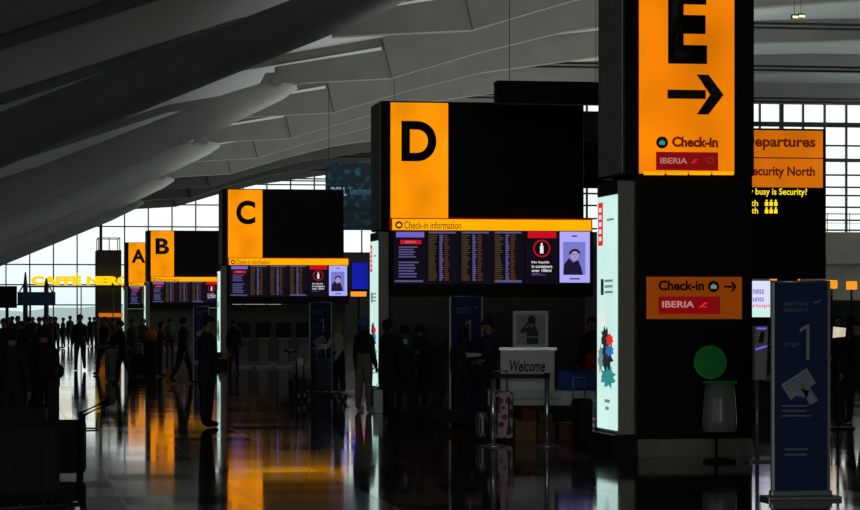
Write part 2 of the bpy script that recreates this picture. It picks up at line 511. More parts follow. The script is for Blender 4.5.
X0 = 7.82                        # left edge of every orange letter panel
def letter_sign(letter, Y, narrow=False):
    t = thing('zone_sign', (X0, Y, 0), 'black overhead sign box with lit orange panel lettered ' + letter, 'sign', 'lettered zone signs')
    zb, zt = (3.47, 6.03) if narrow else (3.44, 6.03)
    xr = 1.47 if narrow else 3.96
    MB().box(-0.2, xr, 0, 1.3, zb, zt, 0.02).build('housing', M['blackgloss'], t)
    MB().box(-0.212, -0.2, 0.02, 1.28, zb + 0.03, zt - 0.03).build('lit_side_skin', M['side'], t)  # pale skin paints side light onto the black housing
    zp = 3.49 if narrow else 3.69
    p = MB().box(0, 1.205 if narrow else 1.165, -0.03, 0.01, zp, 6.0, 0.004).build('letter_panel', M['orange_e'] if narrow else M['orange'], t)
    y = -0.031
    if not narrow:
        b = {'D': (402, 437, 161, 121), 'C': (405, 437, 161, 121), 'B': (403, 437, 161, 121), 'A': (400, 440, 161, 121)}[letter]
        xa, za = q(b[0], b[2]); xb, zb2 = q(b[1], b[3])
        text(letter, xa, xb, za, zb2, y, M['ink'], p, 'letter', 0.035)
        ba = MB().box(0.03, 4.10, -0.06, 0.0, 3.45, 3.67, 0.004).build('information_bar', M['amber'], t)
        MB().box(-0.02, 4.13, -0.02, 0.02, 3.44, 3.70).build('bar_frame', M['red_dim'], t)
        mb = MB(); suitcase_badge(mb, 0.16, 3.55, 0.075, -0.061)
        mb.build('luggage_symbol', [M['brown_ink'], M['cafe']], ba)
        text('Check-in information', 0.27, 1.42, 3.475, 3.625, -0.061, M['brown_ink'], ba, 'lettering', 0.0)
    else:
        def e(px, py):
            p_ = at(px, py, ZY['E'] - 0.03); return p_.x - X0, p_.z
        xa, za = e(668, 63.5); xb, zb2 = e(707, -14)
        text('E', xa, xb, za, zb2, y, M['ink'], p, 'letter', 0.05)
        mb = MB(); x1, z1 = e(667.5, 114); x2, z2 = e(723.5, 75)
        arrow(mb, x1, x2, z1, z2, 0.055, y); mb.build('arrow', M['ink'], p)
        mb = MB(); cx, cz = e(662, 142.5); suitcase_badge(mb, cx, cz, 0.074, y)
        mb.build('luggage_symbol', [M['ink'], M['ad_teal']], p)
        xa, za = e(672, 147); xb, zb2 = e(718, 137)
        text('Check-in', xa, xb, za, zb2, y, M['brown_ink'], p, 'lettering', 0.045)
        xa, za = e(656, 170); xb, zb2 = e(718, 152.5)
        pl = MB().box(xa, xb, y - 0.008, y, za, zb2).build('airline_plate', M['red_lit'], p)
        xa, za = e(660, 163.5); xb, zb2 = e(687, 158)
        text('IBERIA', xa, xb, za, zb2, y - 0.009, M['pale_lit'], pl, 'lettering', 0.02)
        mb = MB(); xa, za = e(690, 163.5); iberia_mark(mb, xa, za, 0.085, y - 0.009)
        mb.build('airline_emblem', M['ad_red'], pl)
        mb = MB(); cx, cz = e(710, 160.5); mb.ring(cx, cz, 0.03, 0.042, y - 0.013, y - 0.009, 16)
        mb.build('alliance_emblem', M['orange_dim'], pl)
        mb = MB()
        for i in range(4):
            xa, za = e(643.5 + i * 23, 175); xb, zb2 = e(664.5 + i * 23, 171.5)
            mb.box(xa, xb, y - 0.005, y, za, zb2)
        mb.build('lamp_strip', M['amber'], p)
    return t

def rows_mesh(x0, x1, z0, z1, n, seed, y, h=0.55):
    rnd = random.Random(seed); mb = MB()
    for i in range(n):
        z = z1 - (i + 0.5) * (z1 - z0) / n
        hh = h * (z1 - z0) / n / 2
        mb.box(x0, x0 + (x1 - x0) * rnd.uniform(0.6, 1.0), y - 0.004, y, z - hh, z + hh)
    return mb

def portrait(t, xa, xb, za, zb, y):
    f = MB().box(xa, xb, y - 0.006, y, za, zb).build('poster_page', M['lav'], t)
    w, h = xb - xa, zb - za
    xa2, xb2, za2, zb2 = xa + 0.11 * w, xb - 0.15 * w, za + 0.15 * h, zb - 0.2 * h
    MB().box(xa2, xb2, y - 0.010, y - 0.006, za2, zb2).build('portrait_backdrop', M['photo_blue'], f)
    cx, cz = (xa2 + xb2) / 2 + 0.01, za2 + 0.6 * (zb2 - za2)
    mb = MB(); mb.disc(cx, cz, 0.105, y - 0.014, y - 0.010, 20, 0.78); mb.build('portrait_face', M['photo_skin'], f)
    mb = MB(); mb.ring(cx, cz, 0.078, 0.125, y - 0.018, y - 0.014, 16, 0.1 * PI, 0.95 * PI); mb.build('portrait_hair', M['photo_dark'], f)
    mb = MB()
    mb.prism([(xa2, za2), (xb2 - 0.05, za2), (xb2 - 0.09, za2 + 0.16), (cx + 0.07, cz - 0.10), (cx - 0.03, cz - 0.15), (cx - 0.12, cz - 0.06), (xa2 + 0.02, za2 + 0.22)], y - 0.018, y - 0.014)
    mb.build('portrait_coat', M['photo_dark'], f)
    mb = MB(); mb.box(cx - 0.045, cx - 0.02, y - 0.018, y - 0.014, cz, cz + 0.018); mb.box(cx + 0.015, cx + 0.04, y - 0.018, y - 0.014, cz, cz + 0.018)
    mb.box(cx - 0.025, cx + 0.025, y - 0.018, y - 0.014, cz - 0.05, cz - 0.04); mb.build('portrait_features', M['photo_dark'], f)
    mb = MB(); mb.box(xa + 0.33 * w, xb - 0.33 * w, y - 0.010, y - 0.006, za + 0.06 * h, za + 0.085 * h); mb.box(xa + 0.4 * w, xb - 0.42 * w, y - 0.010, y - 0.006, zb - 0.1 * h, zb - 0.075 * h)
    mb.build('caption', M['photo_dark'], f)

def display_bank(letter, Y, detail=True):
    t = thing('display_bank', (X0, Y, 0), 'row of six dark flight information screens under the orange bar of sign ' + letter, 'display', 'flight screen banks')
    MB().box(-0.03, 4.13, -0.10, 0.9, 2.12, 3.435, 0.02).build('housing', M['black'], t)
    y0 = -0.101
    xs = [(393.5, 426), (426.6, 459), (459.6, 491.5), (492, 524.5), (525.5, 557.5), (558, 591)]
    for i, (a, b) in enumerate(xs):
        xa, za = q(a, 284); xb, zb = q(b, 231)
        s = MB().box(xa, xb, y0 - 0.02, y0, za, zb, 0.004).build('screen', M['screen'], t)
        y = y0 - 0.0205
        def bar(nm, x1, x2, p1, p2, m):
            u, v = q(x1, p2); w, k = q(x2, p1)
            MB().box(u, w, y - 0.004, y, v, k).build(nm, M[m], s)
        def rows(nm, x1, x2, p1, p2, n, m, h=0.55):
            u, v = q(x1, p2); w, k = q(x2, p1)
            rows_mesh(u, w, v, k, n, i * 7 + int(x1), y, h).build(nm, M[m], s)
        if i == 0:
            bar('header', 396, 424, 232, 237.3, 'violet')
            bar('airline_plate', 400, 421, 240, 244, 'scr_red')
            u, v = q(405, 243); w, k = q(416, 241); text('IBERIA', u, w, v, k, y - 0.005, M['pale_lit'], s, 'lettering', 0.02, 0.003)
            rows('text_lines', 398.5, 418, 246, 258, 5, 'lav_dim', 0.5)
            rows('text_lines', 398.5, 419, 261, 278, 6, 'lav_dim', 0.5)
            bar('footer', 394.5, 423, 280.3, 282, 'lav_dim')
        elif i in (1, 2, 3):
            o = (428.5, 461.5, 494.5)[i - 1]
            bar('header', o, o + 27, 231.8, 233.4, 'lav_dim')
            nn = 22
            rows('flight_times', o, o + 8.5, 234.5, 281, nn, 'olive')
            rows('flight_numbers', o + 10.8, o + 14.8, 234.5, 281, nn, 'lav_dim', 0.7)
            rows('flight_status', o + 15.8, o + 21, 234.5, 281, nn, 'tan')
            if i == 3: bar('footer', o, o + 27, 280.3, 282.4, 'lav_dim')
        elif i == 4:
            bar('header', 527.5, 556, 231.6, 238, 'scr_red')
            cx, cz = q(541.5, 248.5)
            mb = MB(); mb.ring(cx, cz, 0.15, 0.175, y - 0.004, y, 30); mb.build('warning_ring', M['scr_red'], s)
            mb = MB(); mb.box(cx - 0.035, cx + 0.035, y - 0.004, y, cz - 0.10, cz + 0.05); mb.box(cx - 0.018, cx + 0.018, y - 0.004, y, cz + 0.05, cz + 0.11)
            mb.build('bottle_symbol', M['white_lit'], s)
            for k, (ln, x2) in enumerate((('No liquids', 549), ('in containers', 552), ('over 100ml', 551))):
                u, v = q(531.5, 264 + k * 4); w, kk = q(x2, 261 + k * 4)
                text(ln, u, w, v, kk, y, M['white_lit'], s, 'lettering', 0.01, 0.004)
            rows('text_lines', 531.5, 546, 273, 275.5, 2, 'lav_dim', 0.5)
        else:
            xa, za = q(559.5, 282.5); xb, zb = q(589.5, 231.8)
            portrait(s, xa, xb, za, zb, y)
    return t

def lightbox(Y, label):
    """slim free standing advertising case; the lit poster faces left, across the aisle"""
    t = thing('poster_lightbox', (X0 - 0.275, Y, 0), label, 'light box', 'aisle poster light boxes')
    MB().box(-0.08, 0.24, -0.03, 1.12, 0, 0.28, 0.01).build('base', M['black'], t)
    mb = MB(); mb.box(0.0, 0.21, 0, 1.06, 0.28, 3.40, 0.008); mb.build('casing', M['steel'], t)
    MB().box(-0.012, 0.0, 0.0, 1.06, 3.24, 3.40).build('header_strip', M['charcoal'], t)
    p = MB().box(-0.02, 0.0, 0.02, 1.04, 0.33, 3.23).build('poster', M['ad'], t)
    # printed matter, laid on the left hand face (x = -0.02)
    def blob(nm, y0, y1, z0, z1, m):
        MB().box(-0.024, -0.0205, y0, y1, z0, z1).build(nm, M[m], p)
    mb = MB(); mb.box(-0.026, -0.0205, 0.72, 0.96, 2.62, 3.16); mb.build('red_tab', M['ad_red'], p)
    mb = MB()
    for k in range(5): mb.box(-0.029, -0.0265, 0.78, 0.90, 2.68 + k * 0.09, 2.735 + k * 0.09)
    mb.build('tab_lettering', M['white_lit'], p)
    blob('caption', 0.14, 0.5, 2.92, 2.945, 'ad_text')
    mb = MB()
    for k in range(3): mb.box(-0.024, -0.0205, 0.20, 0.62, 2.02 + k * 0.07, 2.05 + k * 0.07)
    mb.build('headline', M['ad_text'], p)
    mb = MB(); mb.box(-0.025, -0.0205, 0.68, 0.82, 2.0, 2.2); mb.build('emblem', M['ad_dark'], p)
    # the product picture: a standing figure in coloured clothes
    def lump(nm, cy, cz, ry, rz, m, dx=0.0):
        mb = MB()
        n = 16
        n = 22
        jit = [1 + 0.28 * math.sin(k * 2.4 + cy * 40 + cz * 17) for k in range(n)]   # ragged printed outline
        mb_pts = [(cy + ry * j_ * math.cos(2 * PI * k / n), cz + rz * j_ * math.sin(2 * PI * k / n)) for k, j_ in enumerate(jit)]
        a = [mb.bm.verts.new((-0.0205 - dx, y_, z_)) for y_, z_ in mb_pts]; b = [mb.bm.verts.new((-0.024 - dx, y_, z_)) for y_, z_ in mb_pts]
        mb.bm.faces.new(a); mb.bm.faces.new(b)
        for k in range(n): mb.bm.faces.new((a[k], a[(k + 1) % n], b[(k + 1) % n], b[k]))
        mb.build(nm, M[m], p)
    lump('picture_shadow', 0.45, 0.98, 0.36, 0.12, 'ad_teal')
    lump('picture_glow', 0.78, 1.70, 0.14, 0.09, 'white_lit')
    lump('picture_body', 0.52, 1.24, 0.32, 0.17, 'ad_dark', 0.004)
    lump('picture_sleeve', 0.80, 1.20, 0.12, 0.15, 'ad_text', 0.009)
    lump('picture_hair', 0.55, 1.46, 0.20, 0.13, 'ad_dark', 0.009)
    lump('picture_scarf', 0.30, 1.44, 0.18, 0.07, 'ad_red', 0.014)
    lump('picture_skirt', 0.30, 1.31, 0.20, 0.07, 'ad_blue', 0.014)
    mb = MB()
    for k in range(2): mb.box(-0.024, -0.0205, 0.35 + 0.05 * k, 0.62 - 0.05 * k, 0.66 - 0.09 * k, 0.70 - 0.09 * k)
    mb.build('small_print', M['ad_text'], p)
    return t

def hand_and_pass(mb, cx, cz, s, y):
    """tilted boarding pass and the hand that holds it"""
    R = Matrix.Rotation(math.radians(32), 2)
    def pl(pts_): return [tuple(Vector((cx, cz)) + R @ Vector((a * s, b * s))) for a, b in pts_]
    mb.mi = 0
    mb.prism(pl([(-1, -0.45), (0.75, -0.45), (0.75, 0.55), (-1, 0.55)]), y - 0.003, y)
    mb.mi = 1
    for k in range(3): mb.prism(pl([(-0.85, 0.38 - 0.2 * k), (0.6, 0.38 - 0.2 * k), (0.6, 0.31 - 0.2 * k), (-0.85, 0.31 - 0.2 * k)]), y - 0.005, y - 0.003)
    mb.mi = 1
    mb.prism([(cx - 0.02 * s, cz - 0.05 * s), (cx + 0.3 * s, cz + 0.1 * s), (cx + 1.02 * s, cz - 0.95 * s), (cx + 0.55 * s, cz - 1.2 * s)], y - 0.006, y - 0.003)
    mb.mi = 0
    for k in range(4):
        mb.prism([(cx - (0.42 - 0.2 * k) * s, cz - (0.62 + 0.05 * k) * s), (cx - (0.26 - 0.2 * k) * s, cz - (0.7 + 0.05 * k) * s), (cx + (0.1 + 0.14 * k) * s, cz - 0.25 * s), (cx - (0.05 - 0.14 * k) * s, cz - 0.17 * s)], y - 0.009, y - 0.006)
    mb.prism([(cx + 0.02 * s, cz - 0.3 * s), (cx + 0.45 * s, cz - 0.35 * s), (cx + 0.9 * s, cz - 1.0 * s), (cx + 0.5 * s, cz - 1.2 * s)], y - 0.009, y - 0.006)
    mb.prism([(cx + 0.25 * s, cz - 0.38 * s), (cx + 0.12 * s, cz + 0.12 * s), (cx + 0.27 * s, cz + 0.15 * s), (cx + 0.5 * s, cz - 0.35 * s)], y - 0.012, y - 0.009)

def step_banner(px, depth, label, rz=0.0):
    t = thing('step_banner', spot(px, depth), label, 'banner', 'blue step banners')
    t.rotation_euler.z = rz
    MB().box(-0.36, 0.36, -0.16, 0.16, 0.0, 0.035, 0.008).build('foot', M['alu'], t)
    MB().box(-0.30, 0.30, -0.05, 0.05, 0.035, 0.085, 0.01).build('cassette', M['alu'], t)
    for s in (-1, 1):
        MB().box(s * 0.275 - 0.014, s * 0.275 + 0.014, -0.02, 0.02, 0.08, 2.06).build('edge_rail', M['rail'] if s < 0 else M['alu'], t)
    MB().tube([(-0.29, 0, 2.065), (0.29, 0, 2.065)], 0.012, 8).build('top_rail', M['alu'], t)
    p = MB().box(-0.26, 0.26, -0.008, 0.008, 0.085, 2.06).build('printed_panel', M['navy'], t)
    y = -0.0085
    text('BRITISH', -0.17, 0.06, 1.835, 1.875, y, M['banner_grey'], p, 'lettering', 0.01, 0.003)
    text('AIRWAYS', -0.17, 0.07, 1.775, 1.815, y, M['banner_grey'], p, 'lettering', 0.01, 0.003)
    MB().prism([(0.11, 1.87), (0.15, 1.88), (0.21, 1.905), (0.19, 1.88), (0.15, 1.86)], y - 0.003, y).build('airline_emblem', M['banner_grey'], p)
    text('STEP', -0.17, -0.02, 1.445, 1.485, y, M['banner_grey'], p, 'lettering', 0.01, 0.003)
    MB().prism([(0.055, 1.32), (0.085, 1.32), (0.085, 1.66), (0.06, 1.66), (-0.012, 1.615), (-0.005, 1.588), (0.055, 1.625)], y - 0.003, y).build('numeral', M['banner_white'], p)
    mb = MB(); hand_and_pass(mb, 0.0, 1.1, 0.17, y); mb.build('hand_symbol', [M['banner_white'], M['banner_grey']], p)
    rows_mesh(-0.19, 0.19, 0.77, 0.91, 3, 4, y, 0.3).build('text_lines', M['banner_grey'], p)
    rows_mesh(-0.16, 0.13, 0.40, 0.50, 2, 9, y, 0.3).build('text_lines', M['banner_grey'], p)
    return t

ZY = {'E': 31.1, 'D': 51.4, 'C': 88.0, 'B': 132.0, 'A': 154.0}
for L_ in 'DCBA':
    letter_sign(L_, ZY[L_])
    display_bank(L_, ZY[L_])
    # the counter block that carries screens and sign
    core = MB().box(-0.03, 4.05, 0.3, 1.3, 0, 2.11).build('check_in_block', M['taupe'], None, (X0, ZY[L_], 0))
    tag(core, 'dark taupe wall block standing under the screens of sign ' + L_, 'wall block', 'counter wall blocks')
    MB().box(-0.03, 4.08, 0.27, 1.33, 0, 0.16).build('plinth', M['plinth'], core)
letter_sign('E', ZY['E'], True)
lightbox(ZY['E'] - 0.05, 'tall steel edged light box with mint poster against the black pillar under sign E')
lightbox(ZY['D'] - 0.2, 'light box seen as a thin bright strip at the left edge of sign D')
lightbox(ZY['C'] - 0.2, 'light box seen as a thin bright strip at the left edge of sign C')
lightbox(ZY['B'] - 0.2, 'light box seen as a thin bright strip at the left edge of sign B')
lightbox(ZY['A'] - 0.2, 'light box seen as a thin bright strip at the left edge of sign A')

# the black pillar under sign E
pil = thing('sign_pillar', (X0, ZY['E'], 0), 'square black pillar under the E sign carrying a dim orange check-in plate', 'pillar')
MB().box(-0.03, 1.46, 0.052, 1.28, 0.22, 3.47, 0.01).build('cladding', M['blackgloss'], pil)
MB().box(-0.033, 1.465, 0.051, 1.30, 0.0, 0.22).build('plinth', M['plinth'], pil)
pt = thing('direction_plate', (X0, ZY['E'], 0), 'dim orange check-in plate with red airline strip fixed to the black pillar', 'sign')
def e(px, py):
    p_ = at(px, py, ZY['E'] + 0.02); return p_.x - X0, p_.z
xa, za = e(647, 319); xb, zb = e(742, 277)
pp = MB().box(xa, xb, 0.02, 0.05, za, zb, 0.004).build('face', M['orange_dim'], pt)
xa, za = e(658.5, 290.5); xb, zb = e(704, 280.5)
text('Check-in', xa, xb, za, zb, 0.0195, M['ink'], pp, 'lettering', 0.03)
mb = MB(); cx, cz = e(713.5, 286.5); suitcase_badge(mb, cx, cz, 0.072, 0.0195); mb.build('luggage_symbol', [M['ink'], M['ad_text']], pp)
mb = MB(); x1, z1 = e(724, 291.5); x2, z2 = e(736.5, 282); arrow(mb, x1, x2, z1, z2, 0.013, 0.0195); mb.build('arrow', M['ink'], pp)
xa, za = e(658.5, 314); xb, zb = e(720, 296.5)
pl = MB().box(xa, xb, 0.012, 0.02, za, zb).build('airline_plate', M['red_dim'], pp)
xa, za = e(662, 307.5); xb, zb = e(694, 301)
text('IBERIA', xa, xb, za, zb, 0.0115, glow('dim pale lettering', S(205, 140, 135), 0.8), pl, 'lettering', 0.02)
mb = MB(); xa, za = e(698, 308); iberia_mark(mb, xa, za, 0.11, 0.0115); mb.build('airline_emblem', M['ad_red'], pl)

# the departures directory behind the pillar
YS = 43.0
def at2(px, py): return at(px, py, YS)
o_ = at2(736, 315)
dr = thing('departures_sign', (o_.x, YS, 0), 'orange departures and security directory with yellow lit display behind the E pillar', 'sign')
def d(px, py):
    p = at2(px, py); return p.x - o_.x, p.z
xa, za = d(736, 278.5); xb, zb = d(826, 129)
MB().box(xa, xb, 0.0, 0.5, za, zb, 0.01).build('housing', M['blackgloss'], dr)
xa, za = d(737, 157); xb, zb = d(822.5, 131)
f1 = MB().box(xa, xb, -0.02, 0.0, za, zb).build('upper_panel', M['orange_far'], dr)
xa, za = d(737, 187); xb, zb = d(822.5, 159)
f2 = MB().box(xa, xb, -0.02, 0.0, za, zb).build('lower_panel', M['orange_far'], dr)
xa, za = d(743.5, 150); xb, zb = d(815, 136.5); text('Departures', xa, xb, za, zb, -0.021, M['brown_ink'], f1, 'lettering', 0.03)
xa, za = d(747, 178.5); xb, zb = d(814.5, 166.5); text('Security North', xa, xb, za, zb, -0.021, M['brown_ink'], f2, 'lettering', 0.03)
for body, x0_, x1_, y0_, y1_ in (('How busy is Security?', 737.5, 807, 196.5, 188.5), ('South', 738, 758, 206, 200), ('North', 738, 758, 213.5, 207.5)):
    xa, za = d(x0_, y0_); xb, zb = d(x1_, y1_)
    text(body, xa, xb, za, zb, -0.001, M['led'], dr, 'display_lettering', 0.012)
mb = MB()
for r_ in range(2):
    for k in range(3):
        cx, cz = d(766.5 + 4.6 * k, 203 + 7.5 * r_)
        mb.disc(cx, cz + 0.04, 0.018, -0.006, -0.001, 10)
        mb.prism([(cx - 0.03, cz + 0.018), (cx + 0.03, cz + 0.018), (cx + 0.03, cz - 0.05), (cx - 0.03, cz - 0.05)], -0.006, -0.001)
mb.build('queue_symbols', M['led'], dr)
MB().box(0.85, 1.15, 0.15, 0.4, 0, d(736, 278.5)[1]).build('support_post', M['black'], dr)

# dark hanging sign seen from behind, above sign D
hp = at(497, 103, 44.0); hq = at(612, 82, 44.0)
hs = thing('hanging_sign', (hp.x, 44.0, 0), 'unlit black sign bar hanging above and in front of sign D', 'sign')
MB().box(0, hq.x - hp.x, 0, 0.3, hp.z, hq.z, 0.02).build('casing', M['black'], hs)
for xx in (0.25, hq.x - hp.x - 0.25):
    MB().tube([(xx, 0.15, hq.z - 0.01), (xx, 0.15, roof_z(hp.x + xx, deck_pts) + 0.02)], 0.006, 6).build('suspension_rod', M['black'], hs)

step_banner(800.5, 24.7, 'large blue step 1 banner in front of the right edge, nearest the viewer', 0.0)
step_banner(466, 44.0, 'blue step 1 banner under the screens of sign D')
step_banner(320.5, 65.5, 'blue step 1 banner right of centre beneath the screens of sign C')
step_banner(201, 95.0, 'small distant blue step 1 banner behind the suited standing person')

# ------------------------------------------------------------------ people
def seg_dist(p, a, b):
    ab = b - a; t = max(0, min(1, (p - a).dot(ab) / max(1e-9, ab.dot(ab))))
    return (p - (a + ab * t)).length
def limb(origin, l1, l2, a1, a2, out, side):
    """two jointed bones in the fore-aft plane (a = angle from straight down, + forward = -y), splayed sideways"""
    def dirv(a): return Vector((side * math.sin(out), -math.sin(a) * math.cos(out), -math.cos(a) * math.cos(out)))
    m = origin + dirv(a1) * l1
    return m, m + dirv(a2) * l2
def person_proto(pose, fem=False):
    """returns dict of meshes: body, jacket, trousers, shoes, hair - one continuous skinned body facing -y"""
    g = lambda k, d=0.0: pose.get(k, d)
    lean = math.radians(g('lean'))
    def up(base, h, a): return base + Vector((0, -math.sin(a) * h, math.cos(a) * h))
    pel = Vector((0, 0, 0.93 - g('drop')))
    sp = up(pel, 0.17, lean * 0.5); ch = up(sp, 0.18, lean); sh = up(ch, 0.14, lean)
    nk = up(sh, 0.075, lean * 0.9); h0 = up(nk, 0.075, lean * 0.7 + math.radians(g('nod') * 0.5))
    ha = lean * 0.6 + math.radians(g('nod'))
    h1 = up(h0, 0.075, ha); h2 = up(h1, 0.075, ha); h3 = up(h2, 0.045, ha)
    V = [pel, sp, ch, sh, nk, h0, h1, h2, h3]
    k = 0.9 if fem else 1.0
    R = [0.145, 0.125 * k, 0.145 * k, 0.10, 0.056, 0.068, 0.090, 0.088, 0.055]
    E = [(i, i + 1) for i in range(8)]
    lab = ['hip', 'torso', 'torso', 'torso', 'neck', 'head', 'head', 'head']
    def add(p, r, parent, l):
        V.append(p); R.append(r); E.append((parent, len(V) - 1)); lab.append(l)
        return len(V) - 1
    wrists = []
    for s, nm in ((-1, 'l'), (1, 'r')):
        yaw = 0
        S_ = sh + Vector((s * 0.175 * k, 0, -0.03))
        i = add(S_, 0.062, 3, 'torso')
        a1, a2 = math.radians(g('arm_' + nm, 3)) , math.radians(g('fore_' + nm, 12))
        el, wr = limb(S_, 0.28, 0.25, a1, a2, math.radians(g('out_' + nm, 7)), s)
        wr += Vector((-s * g('in_' + nm, 0.0), 0, 0))
        i = add(S_.lerp(el, 0.5), 0.05, i, 'arm'); i = add(el, 0.042, i, 'arm')
        i = add(el.lerp(wr, 0.5), 0.038, i, 'arm'); i = add(wr, 0.027, i, 'arm')
        d = (wr - el).normalized()
        i = add(wr + d * 0.055, 0.030, i, 'hand'); i = add(wr + d * 0.095, 0.026, i, 'hand')
        wrists.append((wr, d, s))
    for s, nm in ((-1, 'l'), (1, 'r')):
        H = pel + Vector((s * 0.095, 0, -0.06))
        i = add(H, 0.105, 0, 'hip')
        kn, an = limb(H, 0.41, 0.39, math.radians(g('thigh_' + nm)), math.radians(g('shin_' + nm)), math.radians(g('leg_out', 2)), s)
        if g('ground', 1): pass
        i = add(H.lerp(kn, 0.5), 0.085, i, 'leg'); i = add(kn, 0.062, i, 'leg')
        i = add(kn.lerp(an, 0.4), 0.06, i, 'leg'); i = add(an, 0.042, i, 'leg')
        i = add(an + Vector((0, -0.07, -0.035)), 0.042, i, 'foot'); i = add(an + Vector((s * 0.015, -0.165, -0.045)), 0.034, i, 'foot')
    nb = len(V)
    roots = [0]
    for wr, d, s in wrists:          # five unequal, slightly curled fingers rooted inside the palm
        side = d.cross(Vector((1, 0, 0))).normalized()
        if side.length < 0.1: side = Vector((0, 1, 0))
        inn = d.cross(side).normalized()
        for fi, (off, ln) in enumerate(((-0.030, 0.075), (-0.010, 0.088), (0.010, 0.082), (0.028, 0.062), (-0.038, 0.06))):
            base = wr + d * (0.08 if fi < 4 else 0.035) + side * off
            dd = d if fi < 4 else (d * 0.7 + side * -0.7).normalized()
            V.append(base); R.append(0.011); roots.append(len(V) - 1)
            cur = Vector((-s, 0, 0))
            p1 = base + dd * ln * 0.45 + cur * 0.004; p2 = p1 + dd * ln * 0.33 + cur * 0.012; p3 = p2 + dd * ln * 0.22 + cur * 0.016
            for p in (p1, p2, p3):
                V.append(p); R.append(0.0085); E.append((len(V) - 2, len(V) - 1)); lab.append('hand')
    # nose, ears: short skinned stubs rooted inside the head
    fw = Vector((0, -math.cos(ha), -math.sin(ha))); hu = Vector((0, -math.sin(ha), math.cos(ha)))
    for p, q_, r0, r1 in ((h1 + fw * 0.05 + hu * 0.01, h1 + fw * 0.108 - hu * 0.012, 0.018, 0.013),):
        V.append(p); R.append(r0); roots.append(len(V) - 1)
        V.append(q_); R.append(r1); E.append((len(V) - 2, len(V) - 1)); lab.append('head')
    for s in (-1, 1):
        V.append(h1 + Vector((s * 0.06, 0, 0))); R.append(0.02); roots.append(len(V) - 1)
        V.append(h1 + Vector((s * 0.092, 0, 0)) + hu * 0.01); R.append(0.02); E.append((len(V) - 2, len(V) - 1)); lab.append('head')
    zmin = min(v.z for v in V[:nb]) - 0.045
    me = bpy.data.meshes.new('body')
    me.from_pydata([tuple(v) for v in V], E, [])
    o = bpy.data.objects.new('tmp', me); C.objects.link(o)
    md = o.modifiers.new('s', 'SKIN'); md.use_smooth_shade = True
    sk = me.skin_vertices[0].data
    for i, v in enumerate(sk):
        v.radius = (R[i], R[i]); v.use_root = i in roots
    if pose:
        pass
    for i in range(4): sk[i].radius = (R[i] * 1.12, R[i] * 0.84)
    ss = o.modifiers.new('u', 'SUBSURF'); ss.levels = 1; ss.render_levels = 1
    dg = bpy.context.evaluated_depsgraph_get()
    body = bpy.data.meshes.new_from_object(o.evaluated_get(dg))
    bpy.data.objects.remove(o)
    bones = [(V[a], V[b], l, (R[a] + R[b]) / 2) for (a, b), l in zip(E, lab)]
    out = {'V': V}
    def classify(p):
        return min(bones, key=lambda q_: seg_dist(p, q_[0], q_[1]) - q_[3])[2]
    labs = [classify(sum((body.vertices[i].co for i in f.vertices), Vector()) / len(f.vertices)) for f in body.polygons]
    def cloth(keep, off, name):
        bm = bmesh.new(); bm.from_mesh(body); bm.faces.ensure_lookup_table()
        bm.normal_update()
        dead = [f for f, l in zip(bm.faces, labs) if l not in keep]
        for v in bm.verts: v.co += v.normal * off
        bmesh.ops.delete(bm, geom=dead, context='FACES')
        m = bpy.data.meshes.new(name); bm.to_mesh(m); bm.free()
        for p in m.polygons: p.use_smooth = True
        for v in m.vertices: v.co.z -= zmin
        return m
    out['jacket'] = cloth(('torso', 'arm') if not pose.get('long') else ('torso', 'arm', 'hip'), 0.02, 'jacket')
    out['trousers'] = cloth(('hip', 'leg'), 0.011, 'trousers')
    out['shoes'] = cloth(('foot',), 0.010, 'shoes')
    for v in body.vertices: v.co.z -= zmin
    body.name = 'body'
    out['body'] = body
    bm = bmesh.new()                 # hair: a cap over the skull, longer at the back when asked for
    bmesh.ops.create_uvsphere(bm, u_segments=14, v_segments=10, radius=1)
    ctr = h1 + hu * 0.035 + fw * -0.012
    ln = pose.get('hair', 0.0)
    for v in bm.verts:
        x, yv, z = v.co
        zz = z * 0.115 if z > 0 else z * (0.085 + (ln if yv > -0.1 else 0))
        pt = Vector((x * 0.108, yv * 0.122, 0))
        if z < 0.25 and yv < -0.25: pt.y = -0.03; pt.x *= 0.9
        v.co = ctr + Vector((pt.x, 0, 0)) + fw * -pt.y + hu * zz - Vector((0, 0, zmin))
    hm = bpy.data.meshes.new('hair'); bm.to_mesh(hm); bm.free()
    for p in hm.polygons: p.use_smooth = True
    out['hair'] = hm
    eb = MB()
    for s in (-1, 1):
        c_ = h1 + fw * 0.082 + Vector((s * 0.033, 0, -zmin)) + hu * 0.018
        eb.ball(c_, 0.014, 0.010, 0.010, 8)
    m = bpy.data.meshes.new('eyes'); eb.bm.to_mesh(m); eb.bm.free(); out['eyes'] = m
    eb = MB()
    c_ = h1 + fw * 0.080 - hu * 0.048 - Vector((0, 0, zmin)); eb.ball(c_, 0.026, 0.012, 0.007, 8)
    m = bpy.data.meshes.new('mouth'); eb.bm.to_mesh(m); eb.bm.free(); out['mouth'] = m
    out['wr'] = [w[0] + w[1] * 0.09 - Vector((0, 0, zmin)) for w in wrists]
    out['h'] = V[8].z - zmin + 0.05
    return out

